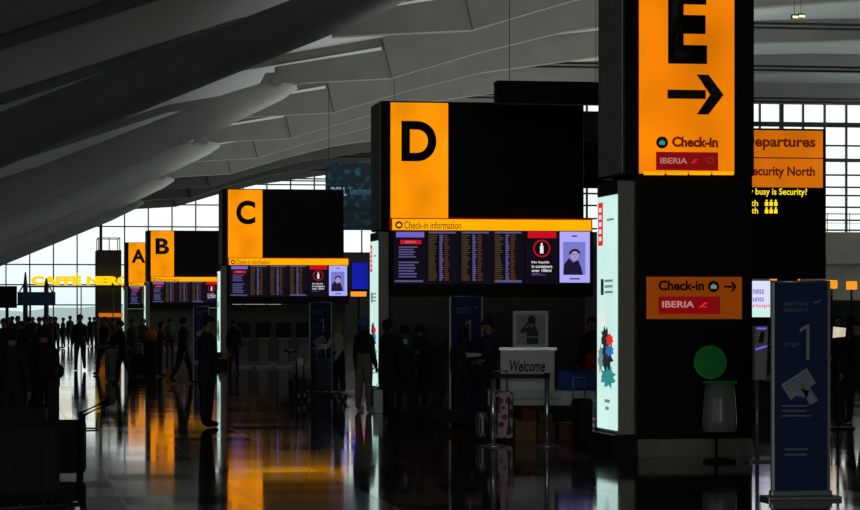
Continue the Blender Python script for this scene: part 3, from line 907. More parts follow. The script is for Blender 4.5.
POSES = {
    'stand': dict(arm_l=4, fore_l=14, arm_r=-4, fore_r=8, thigh_l=3, shin_l=-2, thigh_r=-3, shin_r=-5),
    'phone': dict(arm_l=25, fore_l=95, in_l=0.06, arm_r=2, fore_r=16, thigh_l=2, shin_l=0, thigh_r=-2, shin_r=-4, nod=14),
    'walk': dict(arm_l=-20, fore_l=-2, arm_r=22, fore_r=38, thigh_l=22, shin_l=4, thigh_r=-14, shin_r=-34, lean=3),
    'push': dict(arm_l=42, fore_l=70, arm_r=42, fore_r=70, thigh_l=14, shin_l=2, thigh_r=-12, shin_r=-26, lean=10),
    'bend': dict(arm_l=62, fore_l=48, arm_r=50, fore_r=38, thigh_l=14, shin_l=-10, thigh_r=12, shin_r=-12, lean=58, nod=20, drop=0.03),
    'paper': dict(arm_l=30, fore_l=100, in_l=0.08, arm_r=24, fore_r=80, in_r=0.08, thigh_l=2, shin_l=-1, thigh_r=-2, shin_r=-3, nod=20),
    'coat': dict(arm_l=6, fore_l=20, arm_r=0, fore_r=10, thigh_l=6, shin_l=0, thigh_r=-5, shin_r=-8, long=1, hair=0.08),
    'kiosk': dict(arm_l=40, fore_l=85, arm_r=10, fore_r=40, thigh_l=4, shin_l=0, thigh_r=-3, shin_r=-6, lean=6, hair=0.07),
}
PROTO = {}
def clothcol(name, c): 
    if name not in M: M[name] = mat(name, c, 0.8, 0, 0.15, 12)
    return M[name]
for nm, c in (('black cloth', (0.010, 0.010, 0.011, 1)), ('dark suit cloth', (0.014, 0.014, 0.018, 1)), ('dark brown cloth', (0.025, 0.016, 0.010, 1)),
              ('dark navy cloth', (0.012, 0.016, 0.035, 1)), ('grey cloth', (0.05, 0.05, 0.05, 1)), ('beige cloth', (0.22, 0.19, 0.14, 1)),
              ('cream cloth', (0.45, 0.42, 0.36, 1)), ('orange cloth', (0.55, 0.18, 0.02, 1)), ('dark red cloth', (0.08, 0.006, 0.008, 1)),
              ('white shoe leather', (0.55, 0.55, 0.55, 1)), ('black shoe leather', (0.012, 0.012, 0.012, 1)), ('teal cloth', (0.01, 0.07, 0.05, 1)),
              ('red cloth', (0.75, 0.015, 0.03, 1)), ('blue cap cloth', (0.10, 0.16, 0.45, 1)), ('pale blue plastic', (0.75, 0.82, 0.98, 1)),
              ('dark hair', (0.012, 0.009, 0.007, 1)), ('fair hair', (0.30, 0.20, 0.10, 1)), ('grey hair', (0.2, 0.2, 0.2, 1)),
              ('skin tone', (0.30, 0.18, 0.12, 1)), ('brown skin tone', (0.12, 0.065, 0.04, 1)), ('eye dark', (0.02, 0.015, 0.01, 1)), ('lip tone', (0.22, 0.08, 0.06, 1))):
    clothcol(nm, c)
def person(px, depth, pose, label, face=0.0, h=1.72, top='black cloth', legs='black cloth', shoes='black shoe leather', hair='dark hair', skin='skin tone', group=None):
    """face: turn in degrees; 0 looks at the camera, 90 looks to the right"""
    if pose not in PROTO: PROTO[pose] = person_proto(POSES[pose])
    P = PROTO[pose]
    t = thing('person', spot(px, depth), label, 'person', group)
    k = h / P['h'] if pose != 'bend' else h / 1.72
    t.scale = (k, k, k)
    t.rotation_euler.z = math.radians(face) - TH * 0.6
    for nm, m in (('body', skin), ('jacket', top), ('trousers', legs), ('shoes', shoes), ('hair', hair), ('eyes', 'eye dark'), ('mouth', 'lip tone')):
        if not P[nm].materials: P[nm].materials.append(M[m])
        o = bpy.data.objects.new(nm, P[nm]); C.objects.link(o); o.parent = t
        o.material_slots[0].link = 'OBJECT'; o.material_slots[0].material = M[m]
    t['wr'] = [list(w * k) for w in P['wr']]
    return t
def hand_of(t, i):
    w = Vector(t['wr'][i])
    return Matrix.Rotation(t.rotation_euler.z, 3, 'Z') @ w + t.location
def clean(t):
    if 'wr' in t: del t['wr']

# ------------------------------------------------------------------ luggage and small furniture
def suitcase(loc, label, w=0.45, d=0.28, h=0.68, m='black cloth', rz=0.0, lying=False, name='suitcase', handle=True):
    t = thing(name, loc, label, 'suitcase', None, rz)
    MB().box(-w / 2, w / 2, -d / 2, d / 2, 0.05, h, 0.05).build('shell', M[m] if isinstance(m, str) else m, t)
    mb = MB()
    for x in (-1, 1): mb.box(x * w * 0.28 - 0.012, x * w * 0.28 + 0.012, -d / 2 - 0.006, d / 2 + 0.006, 0.10, h - 0.07)
    mb.build('trim_band', M['rubber'], t)
    if handle:
        mb = MB(); mb.tube([(-0.09, d * 0.3, h - 0.02), (-0.09, d * 0.3, h + 0.28), (0.09, d * 0.3, h + 0.28), (0.09, d * 0.3, h - 0.02)], 0.011, 8)
        mb.build('pull_handle', M['alu'], t)
    for sx in (-1, 1):
        for sy in (-1, 1):
            MB().tube([(sx * (w / 2 - 0.06) - 0.015, sy * (d / 2 - 0.05), 0.028), (sx * (w / 2 - 0.06) + 0.015, sy * (d / 2 - 0.05), 0.028)], 0.028, 10).build('wheel', M['rubber'], t)
    return t

def trolley(loc, label, rz=0.0):
    """airport baggage trolley: tray, uprights, push bar, three wheels; push bar at +y end"""
    t = thing('baggage_trolley', loc, label, 'trolley', None, rz)
    mb = MB()
    mb.tube([(-0.30, 0.35, 0.20), (-0.22, -0.62, 0.16), (0.22, -0.62, 0.16), (0.30, 0.35, 0.20)], 0.018, 8)
    for k in range(5): mb.tube([(-0.28 + 0.01 * k, 0.25 - 0.19 * k, 0.2), (0.28 - 0.01 * k, 0.25 - 0.19 * k, 0.2)], 0.010, 6)
    mb.build('tray', M['charcoal'], t)
    for s in (-1, 1):
        MB().tube([(s * 0.30, 0.35, 0.18), (s * 0.29, 0.38, 0.93), (s * 0.28, 0.60, 1.03)], 0.018, 8).build('upright', M['black'], t)
    MB().tube([(-0.31, 0.61, 1.035), (0.31, 0.61, 1.035)], 0.026, 10).build('push_bar', M['rubber'], t)
    MB().box(-0.26, 0.26, 0.37, 0.40, 0.70, 0.88, 0.01).build('sign_plate', M['black'], t)
    MB().tube([(-0.26, 0.37, 0.80), (-0.2, 0.50, 0.80), (0.2, 0.50, 0.80), (0.26, 0.37, 0.80)], 0.008, 6).tube([(-0.2, 0.50, 0.80), (-0.2, 0.52, 0.93), (0.2, 0.52, 0.93), (0.2, 0.50, 0.80)], 0.008, 6).build('wire_basket', M['alu'], t)
    for x, y in ((-0.27, 0.33), (0.27, 0.33), (0, -0.52)):
        w = MB().tube([(x - 0.02, y, 0.09), (x + 0.02, y, 0.09)], 0.09, 16).build('wheel', M['rubber'], t)
        MB().box(x - 0.028, x + 0.028, y - 0.02, y + 0.02, 0.09, 0.19).build('fork', M['alu'], w)
    return t

def stanchion(px, depth, label):
    t = thing('belt_stanchion', spot(px, depth), label, 'stanchion')
    MB().lathe([(0.17, 0), (0.17, 0.015), (0.05, 0.035), (0.034, 0.05)], n=24).build('base', M['chrome'], t)
    MB().tube([(0, 0, 0.04), (0, 0, 0.92)], 0.033, 16).build('post', M['chrome'], t)
    MB().tube([(0, 0, 0.90), (0, 0, 0.98)], 0.038, 16).build('belt_head', M['black'], t)
    return t

# --- welcome table in front of sign D
DT = 36.0
tl, tr_ = spot(488, DT), spot(590, DT)
W = (tr_ - tl).length
tab = thing('trestle_table', tl, 'long table with pale skirt and boxes stored beneath, behind the belt posts', 'table', None, -0.0)
tab.rotation_euler.z = math.atan2(tr_.y - tl.y, tr_.x - tl.x)
MB().box(0, W, 0, 0.7, 0.67, 0.70, 0.006).build('tabletop', M['board'], tab)
sk = MB().box(0, W, -0.012, 0.0, 0.50, 0.69).build('printed_skirt', M['cloth_white'], tab)
rows_mesh(0.32, 1.3, 0.57, 0.61, 1, 3, -0.0125, 0.5).build('print_line', M['banner_grey'], sk)
MB().disc(0.25, 0.595, 0.035, -0.017, -0.0125, 16).build('print_emblem', M['banner_grey'], sk)
for x in (0.06, W - 0.06):
    for y in (0.08, 0.62):
        MB().tube([(x, y, 0), (x, y, 0.67)], 0.018, 8).build('leg', M['alu'], tab)
TZ = tab.rotation_euler.z
def on_table(x, y, z=0.0): return tab.location + Matrix.Rotation(TZ, 3, 'Z') @ Vector((x, y, z))
cl = thing('folded_cloth', on_table(0.97, 0.12, 0.70), 'blue cloth heaped on the right half of the pale skirted table', 'cloth', None, TZ)
mb = MB(); mb.box(0, 0.56, 0, 0.45, 0.0, 0.27, 0.05)
bmesh.ops.subdivide_edges(mb.bm, edges=mb.bm.edges[:], cuts=3, use_grid_fill=True)
random.seed(8)
for v in mb.bm.verts:
    if v.co.z > 0.05: v.co.z += 0.025 * math.sin(v.co.x * 17 + v.co.y * 9) ; v.co.y += 0.012 * math.sin(v.co.x * 31)
mb.build('folds', M['cloth_blue'], cl)
bd = thing('welcome_board', on_table(0.18, 0.2, 0.70), 'white board with handwritten word Welcome standing on the table', 'board', None, TZ)
MB().box(0, 0.75, 0, 0.03, 0.0, 0.56).build('panel', M['board'], bd)
MB().box(-0.02, 0.78, -0.01, 0.04, 0.56, 0.60).build('top_strip', M['alu'], bd)
text('Welcome', 0.13, 0.62, 0.26, 0.42, -0.001, M['ink'], bd, 'lettering', 0.02, 0.003, shear=0.25)
# framed picture on an easel
pf = thing('framed_picture', spot(513, 37.6), 'white framed picture of a saluting guard, above the white Welcome board', 'picture', None, TZ)
MB().box(0.045, 0.465, 0.015, 0.03, 1.32, 1.76).build('picture', M['poster_grey'], pf)
mb = MB()
mb.box(0, 0.51, 0, 0.04, 1.76, 1.81); mb.box(0, 0.51, 0, 0.04, 1.25, 1.32); mb.box(0, 0.045, 0, 0.04, 1.32, 1.76); mb.box(0.465, 0.51, 0, 0.04, 1.32, 1.76)
mb.build('frame', M['board'], pf)
mb = MB()
mb.disc(0.27, 1.68, 0.065, 0.009, 0.015, 18, 0.8)
mb.prism([(0.21, 1.70), (0.33, 1.70), (0.31, 1.59), (0.23, 1.59)], 0.009, 0.015)
mb.prism([(0.20, 1.33), (0.36, 1.33), (0.365, 1.50), (0.33, 1.585), (0.22, 1.585), (0.19, 1.50)], 0.009, 0.015)
mb.prism([(0.22, 1.57), (0.13, 1.55), (0.10, 1.50), (0.19, 1.50)], 0.009, 0.015)
mb.prism([(0.10, 1.50), (0.13, 1.48), (0.235, 1.645), (0.21, 1.655)], 0.009, 0.015)
mb.build('guard_figure', M['photo_ink'] if 'photo_ink' in M else M['ink'], pf)
MB().disc(0.27, 1.60, 0.035, 0.004, 0.009, 14, 0.8).build('guard_face', M['concrete'], pf)
MB().box(0.19, 0.36, 0.004, 0.009, 1.425, 1.44).build('guard_belt', M['cream cloth'], pf)
for x in (0.06, 0.45): MB().tube([(x, 0.06, 0), (x, 0.05, 1.5)], 0.014, 8).build('easel_leg', M['charcoal'], pf)
MB().tube([(0.255, 0.5, 0), (0.255, 0.06, 1.7)], 0.014, 8).build('easel_leg', M['charcoal'], pf)
MB().box(0.03, 0.48, 0.03, 0.07, 1.22, 1.25).build('easel_shelf', M['charcoal'], pf)

s1 = stanchion(493, 34.6, 'steel belt post beside the flowered suitcase')
s2 = stanchion(547, 34.6, 'steel belt post in front of the middle of the pale table')
bl = MB()
pa, pb = s1.location, s2.location
dv = (pb - pa); L = dv.length
bl.box(0.04, L - 0.04, -0.004, 0.004, 0.905, 0.965)
tag(bl.build('retractable_belt', M['belt'], None, pa), 'black retractable belt stretched between the two steel posts', 'belt').rotation_euler.z = math.atan2(dv.y, dv.x)

# flowered suitcase: pale shell printed with red roses
fm = bpy.data.materials.new('rose print'); fm.use_nodes = True
n, l = fm.node_tree.nodes, fm.node_tree.links
vo = n.new('ShaderNodeTexVoronoi'); vo.inputs['Scale'].default_value = 11
rr = n.new('ShaderNodeValToRGB'); rr.color_ramp.interpolation = 'CONSTANT'
rr.color_ramp.elements[0].color = (0.30, 0.012, 0.03, 1)
e1 = rr.color_ramp.elements.new(0.40); e1.color = (0.09, 0.02, 0.03, 1)
rr.color_ramp.elements[2].position = 0.47; rr.color_ramp.elements[2].color = (0.62, 0.46, 0.46, 1)
tcx = n.new('ShaderNodeTexCoord')
l.new(tcx.outputs['Object'], vo.inputs['Vector']); l.new(vo.outputs['Distance'], rr.inputs[0]); l.new(rr.outputs[0], n['Principled BSDF'].inputs['Base Color'])
suitcase(spot(496.5, 36.15) + Vector((-0.0, -0.35, 0)), 'pale suitcase printed with red roses behind the left belt post', 0.30, 0.22, 0.70, fm, 0.0)
suitcase(spot(481, 36.2), 'small grey suitcase left of the flowered one', 0.12, 0.3, 0.40, 'steel', 0.0, handle=False)
# cartons and bags under and before the table
def carton(px, depth, w, d_, h, label, m='cardboard', rz=0.0, base=0.0):
    t = thing('carton', spot(px, depth) + Vector((0, 0, base)), label, 'box', 'cartons under the table', rz)
    MB().box(-w / 2, w / 2, -d_ / 2, d_ / 2, 0, h, 0.006).build('carton_body', M[m], t)
    for s in (-1, 1):
        MB().box(-w / 2 + 0.005, w / 2 - 0.005, (-d_ / 2 if s < 0 else 0.004), (-0.004 if s < 0 else d_ / 2), h, h + 0.006).build('flap', M[m], t)
    return t
M['cardboard_dark'] = mat('dark brown cardboard', (0.10, 0.05, 0.022, 1), 0.8)
M['carton_red'] = mat('red printed carton', (0.14, 0.012, 0.01, 1), 0.7)
M['carton_green'] = mat('olive printed carton', (0.06, 0.065, 0.02, 1), 0.7)
carton(523, 36.4, 0.30, 0.4, 0.27, 'brown carton at the left end under the table')
carton(544, 36.4, 0.25, 0.4, 0.25, 'brown carton in the middle under the table, behind the post', 'cardboard_dark')
carton(566, 36.4, 0.30, 0.4, 0.24, 'dark reddish carton at the right end under the table', 'carton_red')
carton(527, 36.4, 0.20, 0.25, 0.14, 'small red carton on the brown carton at left under the table', 'carton_red', 0.1, 0.28)
carton(545, 36.4, 0.18, 0.25, 0.11, 'small olive carton on the middle brown carton under the table', 'carton_green', -0.1, 0.26)
suitcase(spot(582, 35.2), 'black suitcase right of the table, beside the light box base', 0.2, 0.32, 0.62, 'black cloth', 0.2)
suitcase(spot(453, 41.3), 'dark brown case lying before the D step banner', 0.75, 0.45, 0.24, 'dark brown cloth', 0.1, handle=False)

# clear waste sack on a stand with a green lid, against the black pillar
bin_ = thing('waste_sack_stand', spot(720, 30.9), 'waste sack stand with raised green lid and clear sack by the black pillar', 'bin')
MB().lathe([(0.20, 0), (0.20, 0.03), (0.04, 0.05)], n=20).build('base', M['black'], bin_)
MB().tube([(0.0, 0.16, 0.03), (0.0, 0.16, 0.95)], 0.02, 10).build('post', M['black'], bin_)
M['green_lid'] = glow('translucent green lid', S(4, 60, 12), 0.6, (0.02, 0.30, 0.04, 1))
M['green_lid'] = mat('green plastic lid', (0.015, 0.42, 0.05, 1), 0.4)
M['green_rim'] = mat('pale green plastic rim', (0.06, 0.45, 0.10, 1), 0.4)
lid = MB().disc(-0.09, 1.185, 0.175, 0.10, 0.13, 32).build('lid', M['green_lid'], bin_)
MB().ring(-0.09, 1.185, 0.175, 0.20, 0.09, 0.14, 32).build('rim', M['green_rim'], lid)
mb = MB()
for k in range(24):
    a0, a1 = 2 * PI * k / 24, 2 * PI * (k + 1) / 24
    mb.tube([(0.19 * math.cos(a0), 0.19 * math.sin(a0) * 0.8, 0.95), (0.19 * math.cos(a1), 0.19 * math.sin(a1) * 0.8, 0.95)], 0.016, 6, False)
mb.build('hoop', M['green_lid'], bin_)
sm = bpy.data.materials.new('clear sack film'); sm.use_nodes = True
b = sm.node_tree.nodes['Principled BSDF']
b.inputs['Base Color'].default_value = (0.36, 0.40, 0.38, 1); b.inputs['Roughness'].default_value = 0.25; b.inputs['Alpha'].default_value = 0.55
mb = MB()
prof = [(0.165, 0.36), (0.20, 0.37), (0.205, 0.5), (0.19, 0.75), (0.17, 0.93)]
mb.lathe(prof, n=28)
for v in mb.bm.verts:
    a = math.atan2(v.co.y, v.co.x); f = 1 + 0.05 * math.sin(a * 7) * (v.co.z > 0.3)
    v.co.x *= f; v.co.y *= 0.8 * f
mb.build('sack', sm, bin_)

# self service kiosks
def kiosk(loc, label, rz=0.0, lit=False, group=None, name='check_in_kiosk'):
    t = thing(name, loc, label, 'kiosk', group, rz)
    MB().box(-0.26, 0.26, -0.22, 0.22, 0, 0.06, 0.01).build('foot', M['alu'], t)
    MB().box(-0.16, 0.16, -0.10, 0.12, 0.06, 0.98, 0.02).build('pedestal', M['plinth'], t)
    h = MB().box(-0.24, 0.24, -0.14, 0.06, 0.98, 1.52, 0.02).build('head', M['black'], t)
    MB().box(-0.19, 0.19, -0.146, -0.139, 1.08, 1.46).build('touch_screen', M['blackgloss'], h)
    MB().box(-0.2, 0.2, -0.26, -0.10, 0.94, 0.98, 0.005).build('shelf', M['alu'], t)
    return t
for k, px in enumerate((243, 263, 283, 303)):
    kiosk(spot(px, 88.4 - 1.6), ('first', 'second', 'third', 'fourth')[k] + ' kiosk from the left in the row under the screens of sign C', 0, False, 'kiosks under the C screens')
# document scanner post with violet light strips, beside the blue banner
sc_ = thing('bag_drop_scanner', spot(759.5, 31.0), 'slim pale scanner post with violet light strips left of the big blue banner', 'scanner')
MB().box(-0.16, 0.16, -0.14, 0.14, 0, 0.03, 0.006).build('foot', M['alu'], sc_)
MB().tube([(-0.03, 0, 0.02), (-0.03, 0, 1.0)], 0.025, 12).build('post', M['alu'], sc_)
hd = MB().prism([(-0.07, 0.98), (0.07, 0.98), (0.09, 1.62), (-0.07, 1.62)], -0.05, 0.05).build('head', M['board'], sc_)
M['violet_light'] = glow('violet light strip', S(120, 90, 240), 1.0)
MB().prism([(-0.065, 1.33), (-0.065, 1.35), (0.075, 1.39), (0.075, 1.37)], -0.055, -0.05).build('light_strip', M['violet_light'], hd)
MB().prism([(-0.05, 1.58), (-0.05, 1.60), (0.07, 1.60), (0.07, 1.58)], -0.055, -0.05).build('light_strip', M['violet_light'], hd)
mb = MB(); mb.prism([(-0.03, 1.42), (0.03, 1.42), (0.05, 1.55), (0.0, 1.55)], -0.054, -0.05); mb.build('reader_window', M['ink'], hd)
MB().box(0.05, 0.17, -0.05, 0.05, 0.96, 1.04, 0.01).build('tray', M['alu'], sc_)

# --- far right behind the blue banner: lit notice screen, desk lamps, desks
YN = 58.0
np_, nq = at(752, 318, YN), at(771, 280, YN)
nb_ = thing('notice_screen', (np_.x - 0.5, YN, 0), 'bright white notice screen behind the left edge of the big blue banner', 'screen')
w_ = nq.x - np_.x
fp = MB().box(0.0, 0.5 + w_, 0, 0.08, np_.z, nq.z, 0.006).build('casing', M['black'], nb_)
M['notice'] = glow('white screen page', S(222, 224, 250), 1.0)
fp2 = MB().box(0.02, 0.48 + w_, -0.006, 0.0, np_.z + 0.25, nq.z - 0.02).build('page', M['notice'], fp)
MB().box(0.02, 0.48 + w_, -0.006, 0.0, np_.z + 0.02, np_.z + 0.25).build('page_footer', M['ad'], fp)
M['violet_text'] = glow('violet screen text', S(110, 90, 190), 1.0); M['pink_text'] = glow('pink screen text', S(235, 80, 130), 1.0)
for body, py, m in (('ness', 294, 'violet_text'), ('unts', 301.5, 'violet_text'), ('rtopi', 308.5, 'pink_text')):
    za = at(752, py, YN).z
    text(body, 0.5 + 0.02, 0.5 + w_ * (0.62 if len(body) < 5 else 0.92), za, za + 0.11, -0.0065, M[m], fp2, 'lettering', 0.01, 0.004)
MB().tube([(0.45, 0.05, 0), (0.45, 0.05, np_.z)], 0.04, 10).build('stand_post', M['black'], nb_)
MB().box(0.15, 0.75, -0.2, 0.25, 0, 0.03).build('stand_foot', M['black'], nb_)
M['lamp_orange'] = glow('orange desk lamp', S(250, 150, 35), 1.1)
names = ('just left of the big blue banner', 'over the left half of the big blue banner', 'at the right corner of the big blue banner', 'furthest right, beyond the big blue banner')
for k, px in enumerate((775, 793.5, 831.5, 851.5)):
    base = spot(px, 62.0 + 2.4 * k)
    t = thing('check_in_desk', base, 'dark desk with small orange mast lamp, ' + names[k], 'desk', 'desks with orange lamps')
    MB().box(-0.35, 0.35, 0.0, 0.7, 0.0, 1.05, 0.02).build('counter', M['charcoal'], t)
    MB().tube([(0.12, 0.35, 1.05), (0.12, 0.35, 2.45)], 0.03, 8).build('mast', M['black'], t)
    MB().box(-0.05, 0.2, 0.28, 0.36, 1.35, 1.75, 0.01).build('monitor', M['black'], t)
    MB().tube([(0.08, 0.32, 1.05), (0.08, 0.32, 1.36)], 0.025, 8).build('monitor_arm', M['black'], t)
    MB().box(-0.0, 0.24, 0.22, 0.46, 2.43, 2.65, 0.02).build('lamp', M['lamp_orange'], t)
dk = thing('blocker_counter', spot(764, 46.0), 'low dark counter added behind the slim scanner post to block a floor reflection', 'counter')  # added to block the notice screen's reflection in the floor
MB().box(-0.45, 0.45, 0.0, 0.6, 0.0, 1.08, 0.02).build('counter_body', M['charcoal'], dk)
MB().box(-0.47, 0.47, -0.03, 0.62, 1.08, 1.12, 0.008).build('counter_top', M['black'], dk)
pa_, pb2 = spot(725, 72.0), spot(795, 72.0)
pw_ = (pb2 - pa_).length
pn = thing('blocker_partition', pa_, 'dark partition added behind the white notice screen to block window reflections', 'partition')  # added to keep far window reflections off the floor
pn['kind'] = 'thing'
MB().box(0, pw_, 0.0, 0.12, 0.12, 2.55, 0.01).build('panel', M['charcoal'], pn)
for xx in (0.15, pw_ - 0.15): MB().box(xx - 0.05, xx + 0.05, -0.2, 0.3, 0.0, 0.12).build('foot', M['black'], pn)
lt = thing('desk_screen', spot(838.5, 40.0), 'small bright tilted screen right of the big blue banner', 'screen')
MB().tube([(0, 0.03, 0), (0, 0.03, 1.42)], 0.025, 8).build('stand', M['black'], lt)
MB().box(-0.2, 0.2, -0.2, 0.2, 0, 0.03).build('stand_foot', M['black'], lt)
sc2 = MB().box(-0.11, 0.12, -0.02, 0.02, 1.38, 1.60, 0.008).build('monitor', M['black'], lt)
MB().prism([(-0.10, 1.40), (0.10, 1.42), (0.11, 1.55), (-0.09, 1.57)], -0.026, -0.02).build('page', glow('warm white page', S(215, 200, 180), 1.0, var=0.2, scale=9), sc2)

# --- far structures
YB = 112.0
ba, bb = at(325.5, 230, YB), at(398, 163, YB)
bn = thing('hanging_banner', (ba.x, YB, 0), 'large dark teal advertising banner hanging between signs C and D', 'banner')
tm = bpy.data.materials.new('self-lit teal starfield print'); tm.use_nodes = True
n, l = tm.node_tree.nodes, tm.node_tree.links
tcx = n.new('ShaderNodeTexCoord'); no = n.new('ShaderNodeTexNoise'); no.inputs['Scale'].default_value = 3.2; no.inputs['Detail'].default_value = 8
r2 = n.new('ShaderNodeValToRGB'); r2.color_ramp.elements[0].position = 0.52; r2.color_ramp.elements[0].color = (0.008, 0.018, 0.03, 1)
r2.color_ramp.elements[1].position = 0.75; r2.color_ramp.elements[1].color = (0.015, 0.14, 0.17, 1)
l.new(tcx.outputs['Object'], no.inputs['Vector']); l.new(no.outputs['Fac'], r2.inputs[0])
pb_ = n['Principled BSDF']; l.new(r2.outputs[0], pb_.inputs['Base Color']); l.new(r2.outputs[0], pb_.inputs['Emission Color']); pb_.inputs['Emission Strength'].default_value = 0.35  # self-glow put into the cloth print; the banner is no lamp
bw, bz0, bz1 = bb.x - ba.x, ba.z, bb.z
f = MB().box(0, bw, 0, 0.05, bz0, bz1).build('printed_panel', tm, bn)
za, zb = at(330, 195.5, YB).z, at(330, 187, YB).z
text('DELL', at(331, 0, YB).x - ba.x, at(346.5, 0, YB).x - ba.x, za, zb, -0.002, glow('banner pale lettering', S(120, 150, 165), 1.0), f, 'lettering', 0.03)  # brightness put into the banner lettering as glow
text('Technologies', at(348.5, 0, YB).x - ba.x, at(386, 0, YB).x - ba.x, za - 0.05, zb, -0.002, glow('banner teal lettering', S(50, 105, 120), 1.0), f, 'lettering', 0.0)
for xx in (0.15, bw - 0.15): MB().tube([(xx, 0.025, bz1), (xx, 0.025, roof_z(ba.x + xx, deck_pts) + 0.1)], 0.012, 6).build('suspension_rod', M['black'], bn)
YBS = 96.0
ba, bb = at(351.5, 297, YBS), at(368.5, 262, YBS)
bs = thing('blue_screen', (ba.x, YBS, 0), 'tall glowing blue panel over an orange bar between signs C and D', 'screen')
M['blue_glow'] = glow('deep blue screen', S(18, 28, 165), 1.0, var=0.25, scale=1.2)
f = MB().box(0, bb.x - ba.x, 0, 0.2, ba.z, bb.z, 0.01).build('casing', M['black'], bs)
z1 = at(352, 289, YBS).z
MB().box(0.02, bb.x - ba.x - 0.02, -0.008, 0, z1, bb.z - 0.02).build('panel', M['blue_glow'], f)
MB().box(-0.03, bb.x - ba.x - 0.08, -0.02, -0.008, ba.z + 0.02, at(352, 291.5, YBS).z).build('orange_bar', M['lamp_orange'], f)
MB().tube([(0.3, 0.1, 0), (0.3, 0.1, ba.z)], 0.06, 10).build('post', M['black'], bs)
ga, gb_ = at(582, 188, 70.0), at(650, 112, 70.0)
gp = thing('unlit_hanging_sign', (ga.x, 70.0, 0), 'dark unlit sign hanging in the gap between signs D and E', 'sign')
MB().box(0, gb_.x - ga.x, 0, 0.2, ga.z, gb_.z, 0.01).build('casing', M['black'], gp)
for xx in (0.9, gb_.x - ga.x - 0.3): MB().tube([(xx, 0.1, gb_.z - 0.01), (xx, 0.1, roof_z(ga.x + xx, deck_pts) + 0.02)], 0.012, 6).build('suspension_rod', M['black'], gp)
# dark retail block closing the view between C and D
ra, rb_ = at(296, 252, 190.0), at(372, 252, 190.0)
blk = structure(MB().box(ra.x, 36.9, 190, 200, 0, ra.z).build('wall_shop_block', M['darkwall']))

# cafe kiosk with lit letters
YC = 160.0
ca, cb = at(97, 250, YC), at(121.5, 250, YC)
cf = thing('cafe_kiosk', (ca.x, YC, 0), 'dark tower of the cafe with a railing on top, left of sign A', 'kiosk')
cw = cb.x - ca.x
MB().box(0, cw, 0, 3, 0, ca.z, 0.02).build('tower', M['darkwall'], cf)
mb = MB()
rt = ca.z + 0.75
mb.tube([(0.1, 0.1, rt), (cw - 0.1, 0.1, rt), (cw - 0.1, 2.9, rt), (0.1, 2.9, rt), (0.1, 0.1, rt)], 0.03, 6)
mb.build('roof_rail', M['alu'], cf)
for x, y in ((0.1, 0.1), (cw / 2, 0.1), (cw - 0.1, 0.1), (0.1, 2.9), (cw - 0.1, 2.9)):
    MB().tube([(x, y, ca.z), (x, y, rt)], 0.03, 6).build('rail_post', M['alu'], cf)
za = at(110, 317, YC).z; zb = at(110, 314, YC).z
MB().box(0.1, cw + 0.1, -0.25, 0, za, zb + 0.05).build('orange_counter_light', M['orange_far'], cf)
fa, fb = at(29, 285, YC - 0.6), at(133, 274, YC - 0.6)
fs = thing('cafe_sign', (fa.x, YC - 0.6, 0), 'row of glowing yellow cafe letters high on the left before the windows', 'sign')
fw_ = fb.x - fa.x
MB().box(-0.2, fw_ + 0.1, 0.04, 0.12, fa.z - 0.14, fa.z - 0.04).build('letter_rail', M['black'], fs)
xA = at(31, 280, YC - 0.6).x - fa.x; xB = at(84, 280, YC - 0.6).x - fa.x; xC = at(86.5, 280, YC - 0.6).x - fa.x; xD = at(131, 280, YC - 0.6).x - fa.x
cap = at(40, 276, YC - 0.6).z
text('CAFFE', xA, at(81.5, 280, YC - 0.6).x - fa.x, fa.z, cap, 0.0, M['cafe'], fs, 'lettering', 0.07, 0.1)
text('NERO', xC, xD, fa.z, cap, 0.0, M['cafe'], fs, 'lettering', 0.07, 0.1)
ac = at(76, 273.5, YC - 0.6)
MB().prism([(ac.x - fa.x - 0.05, ac.z + 0.03), (ac.x - fa.x + 0.1, ac.z + 0.03), (ac.x - fa.x + 0.17, ac.z - 0.1), (ac.x - fa.x + 0.06, ac.z - 0.1)], -0.1, 0).build('accent', M['cafe'], fs)
for xx in (0.1, fw_ / 2, fw_ - 1.2): MB().tube([(xx, 0.08, 0), (xx, 0.08, fa.z - 0.1)], 0.035, 8).build('support_post', M['mullion'], fs)
# dark screen and blue fascia at the far left
YD = 110.0
pa, pb = at(-1, 308, YD), at(17, 286, YD)
ds = thing('hanging_screen', (pa.x, YD, 0), 'dark square back of a screen at the far left edge above the crowd', 'screen')
MB().box(0, pb.x - pa.x, 0, 0.15, pa.z, pb.z, 0.01).build('casing', M['black'], ds)
MB().tube([(0.35, 0.1, 0), (0.35, 0.1, pa.z)], 0.05, 10).build('post', M['black'], ds)
pa, pb = at(17.5, 304.5, YD + 1), at(55.5, 292, YD + 1)
bf = thing('blue_fascia', (pa.x, YD + 1, 0), 'long blue overhead fascia on two spiked masts above the crowd at left', 'sign')
M['fascia'] = mat('blue fascia', (0.02, 0.10, 0.24, 1), 0.6, 0, 0.3, 3); 
f = MB().box(0, pb.x - pa.x, 0, 0.25, pa.z, pb.z, 0.01).build('panel', M['fascia'], bf)
for px in (25.5, 46.5):
    xx = at(px, 300, YD + 1).x - pa.x; zt = at(px, 272 if px < 40 else 278, YD + 1).z
    MB().tube([(xx, 0.35, 0), (xx, 0.35, pb.z + 0.2), (xx, 0.35, zt)], [0.11, 0.1, 0.03], 8).build('mast', M['mullion'], bf)
    MB().tube([(xx, 0.3, pb.z + 0.45), (xx + (-0.25 if px < 40 else 0.25), 0.3, pb.z)], 0.035, 6).build('brace', M['mullion'], bf)

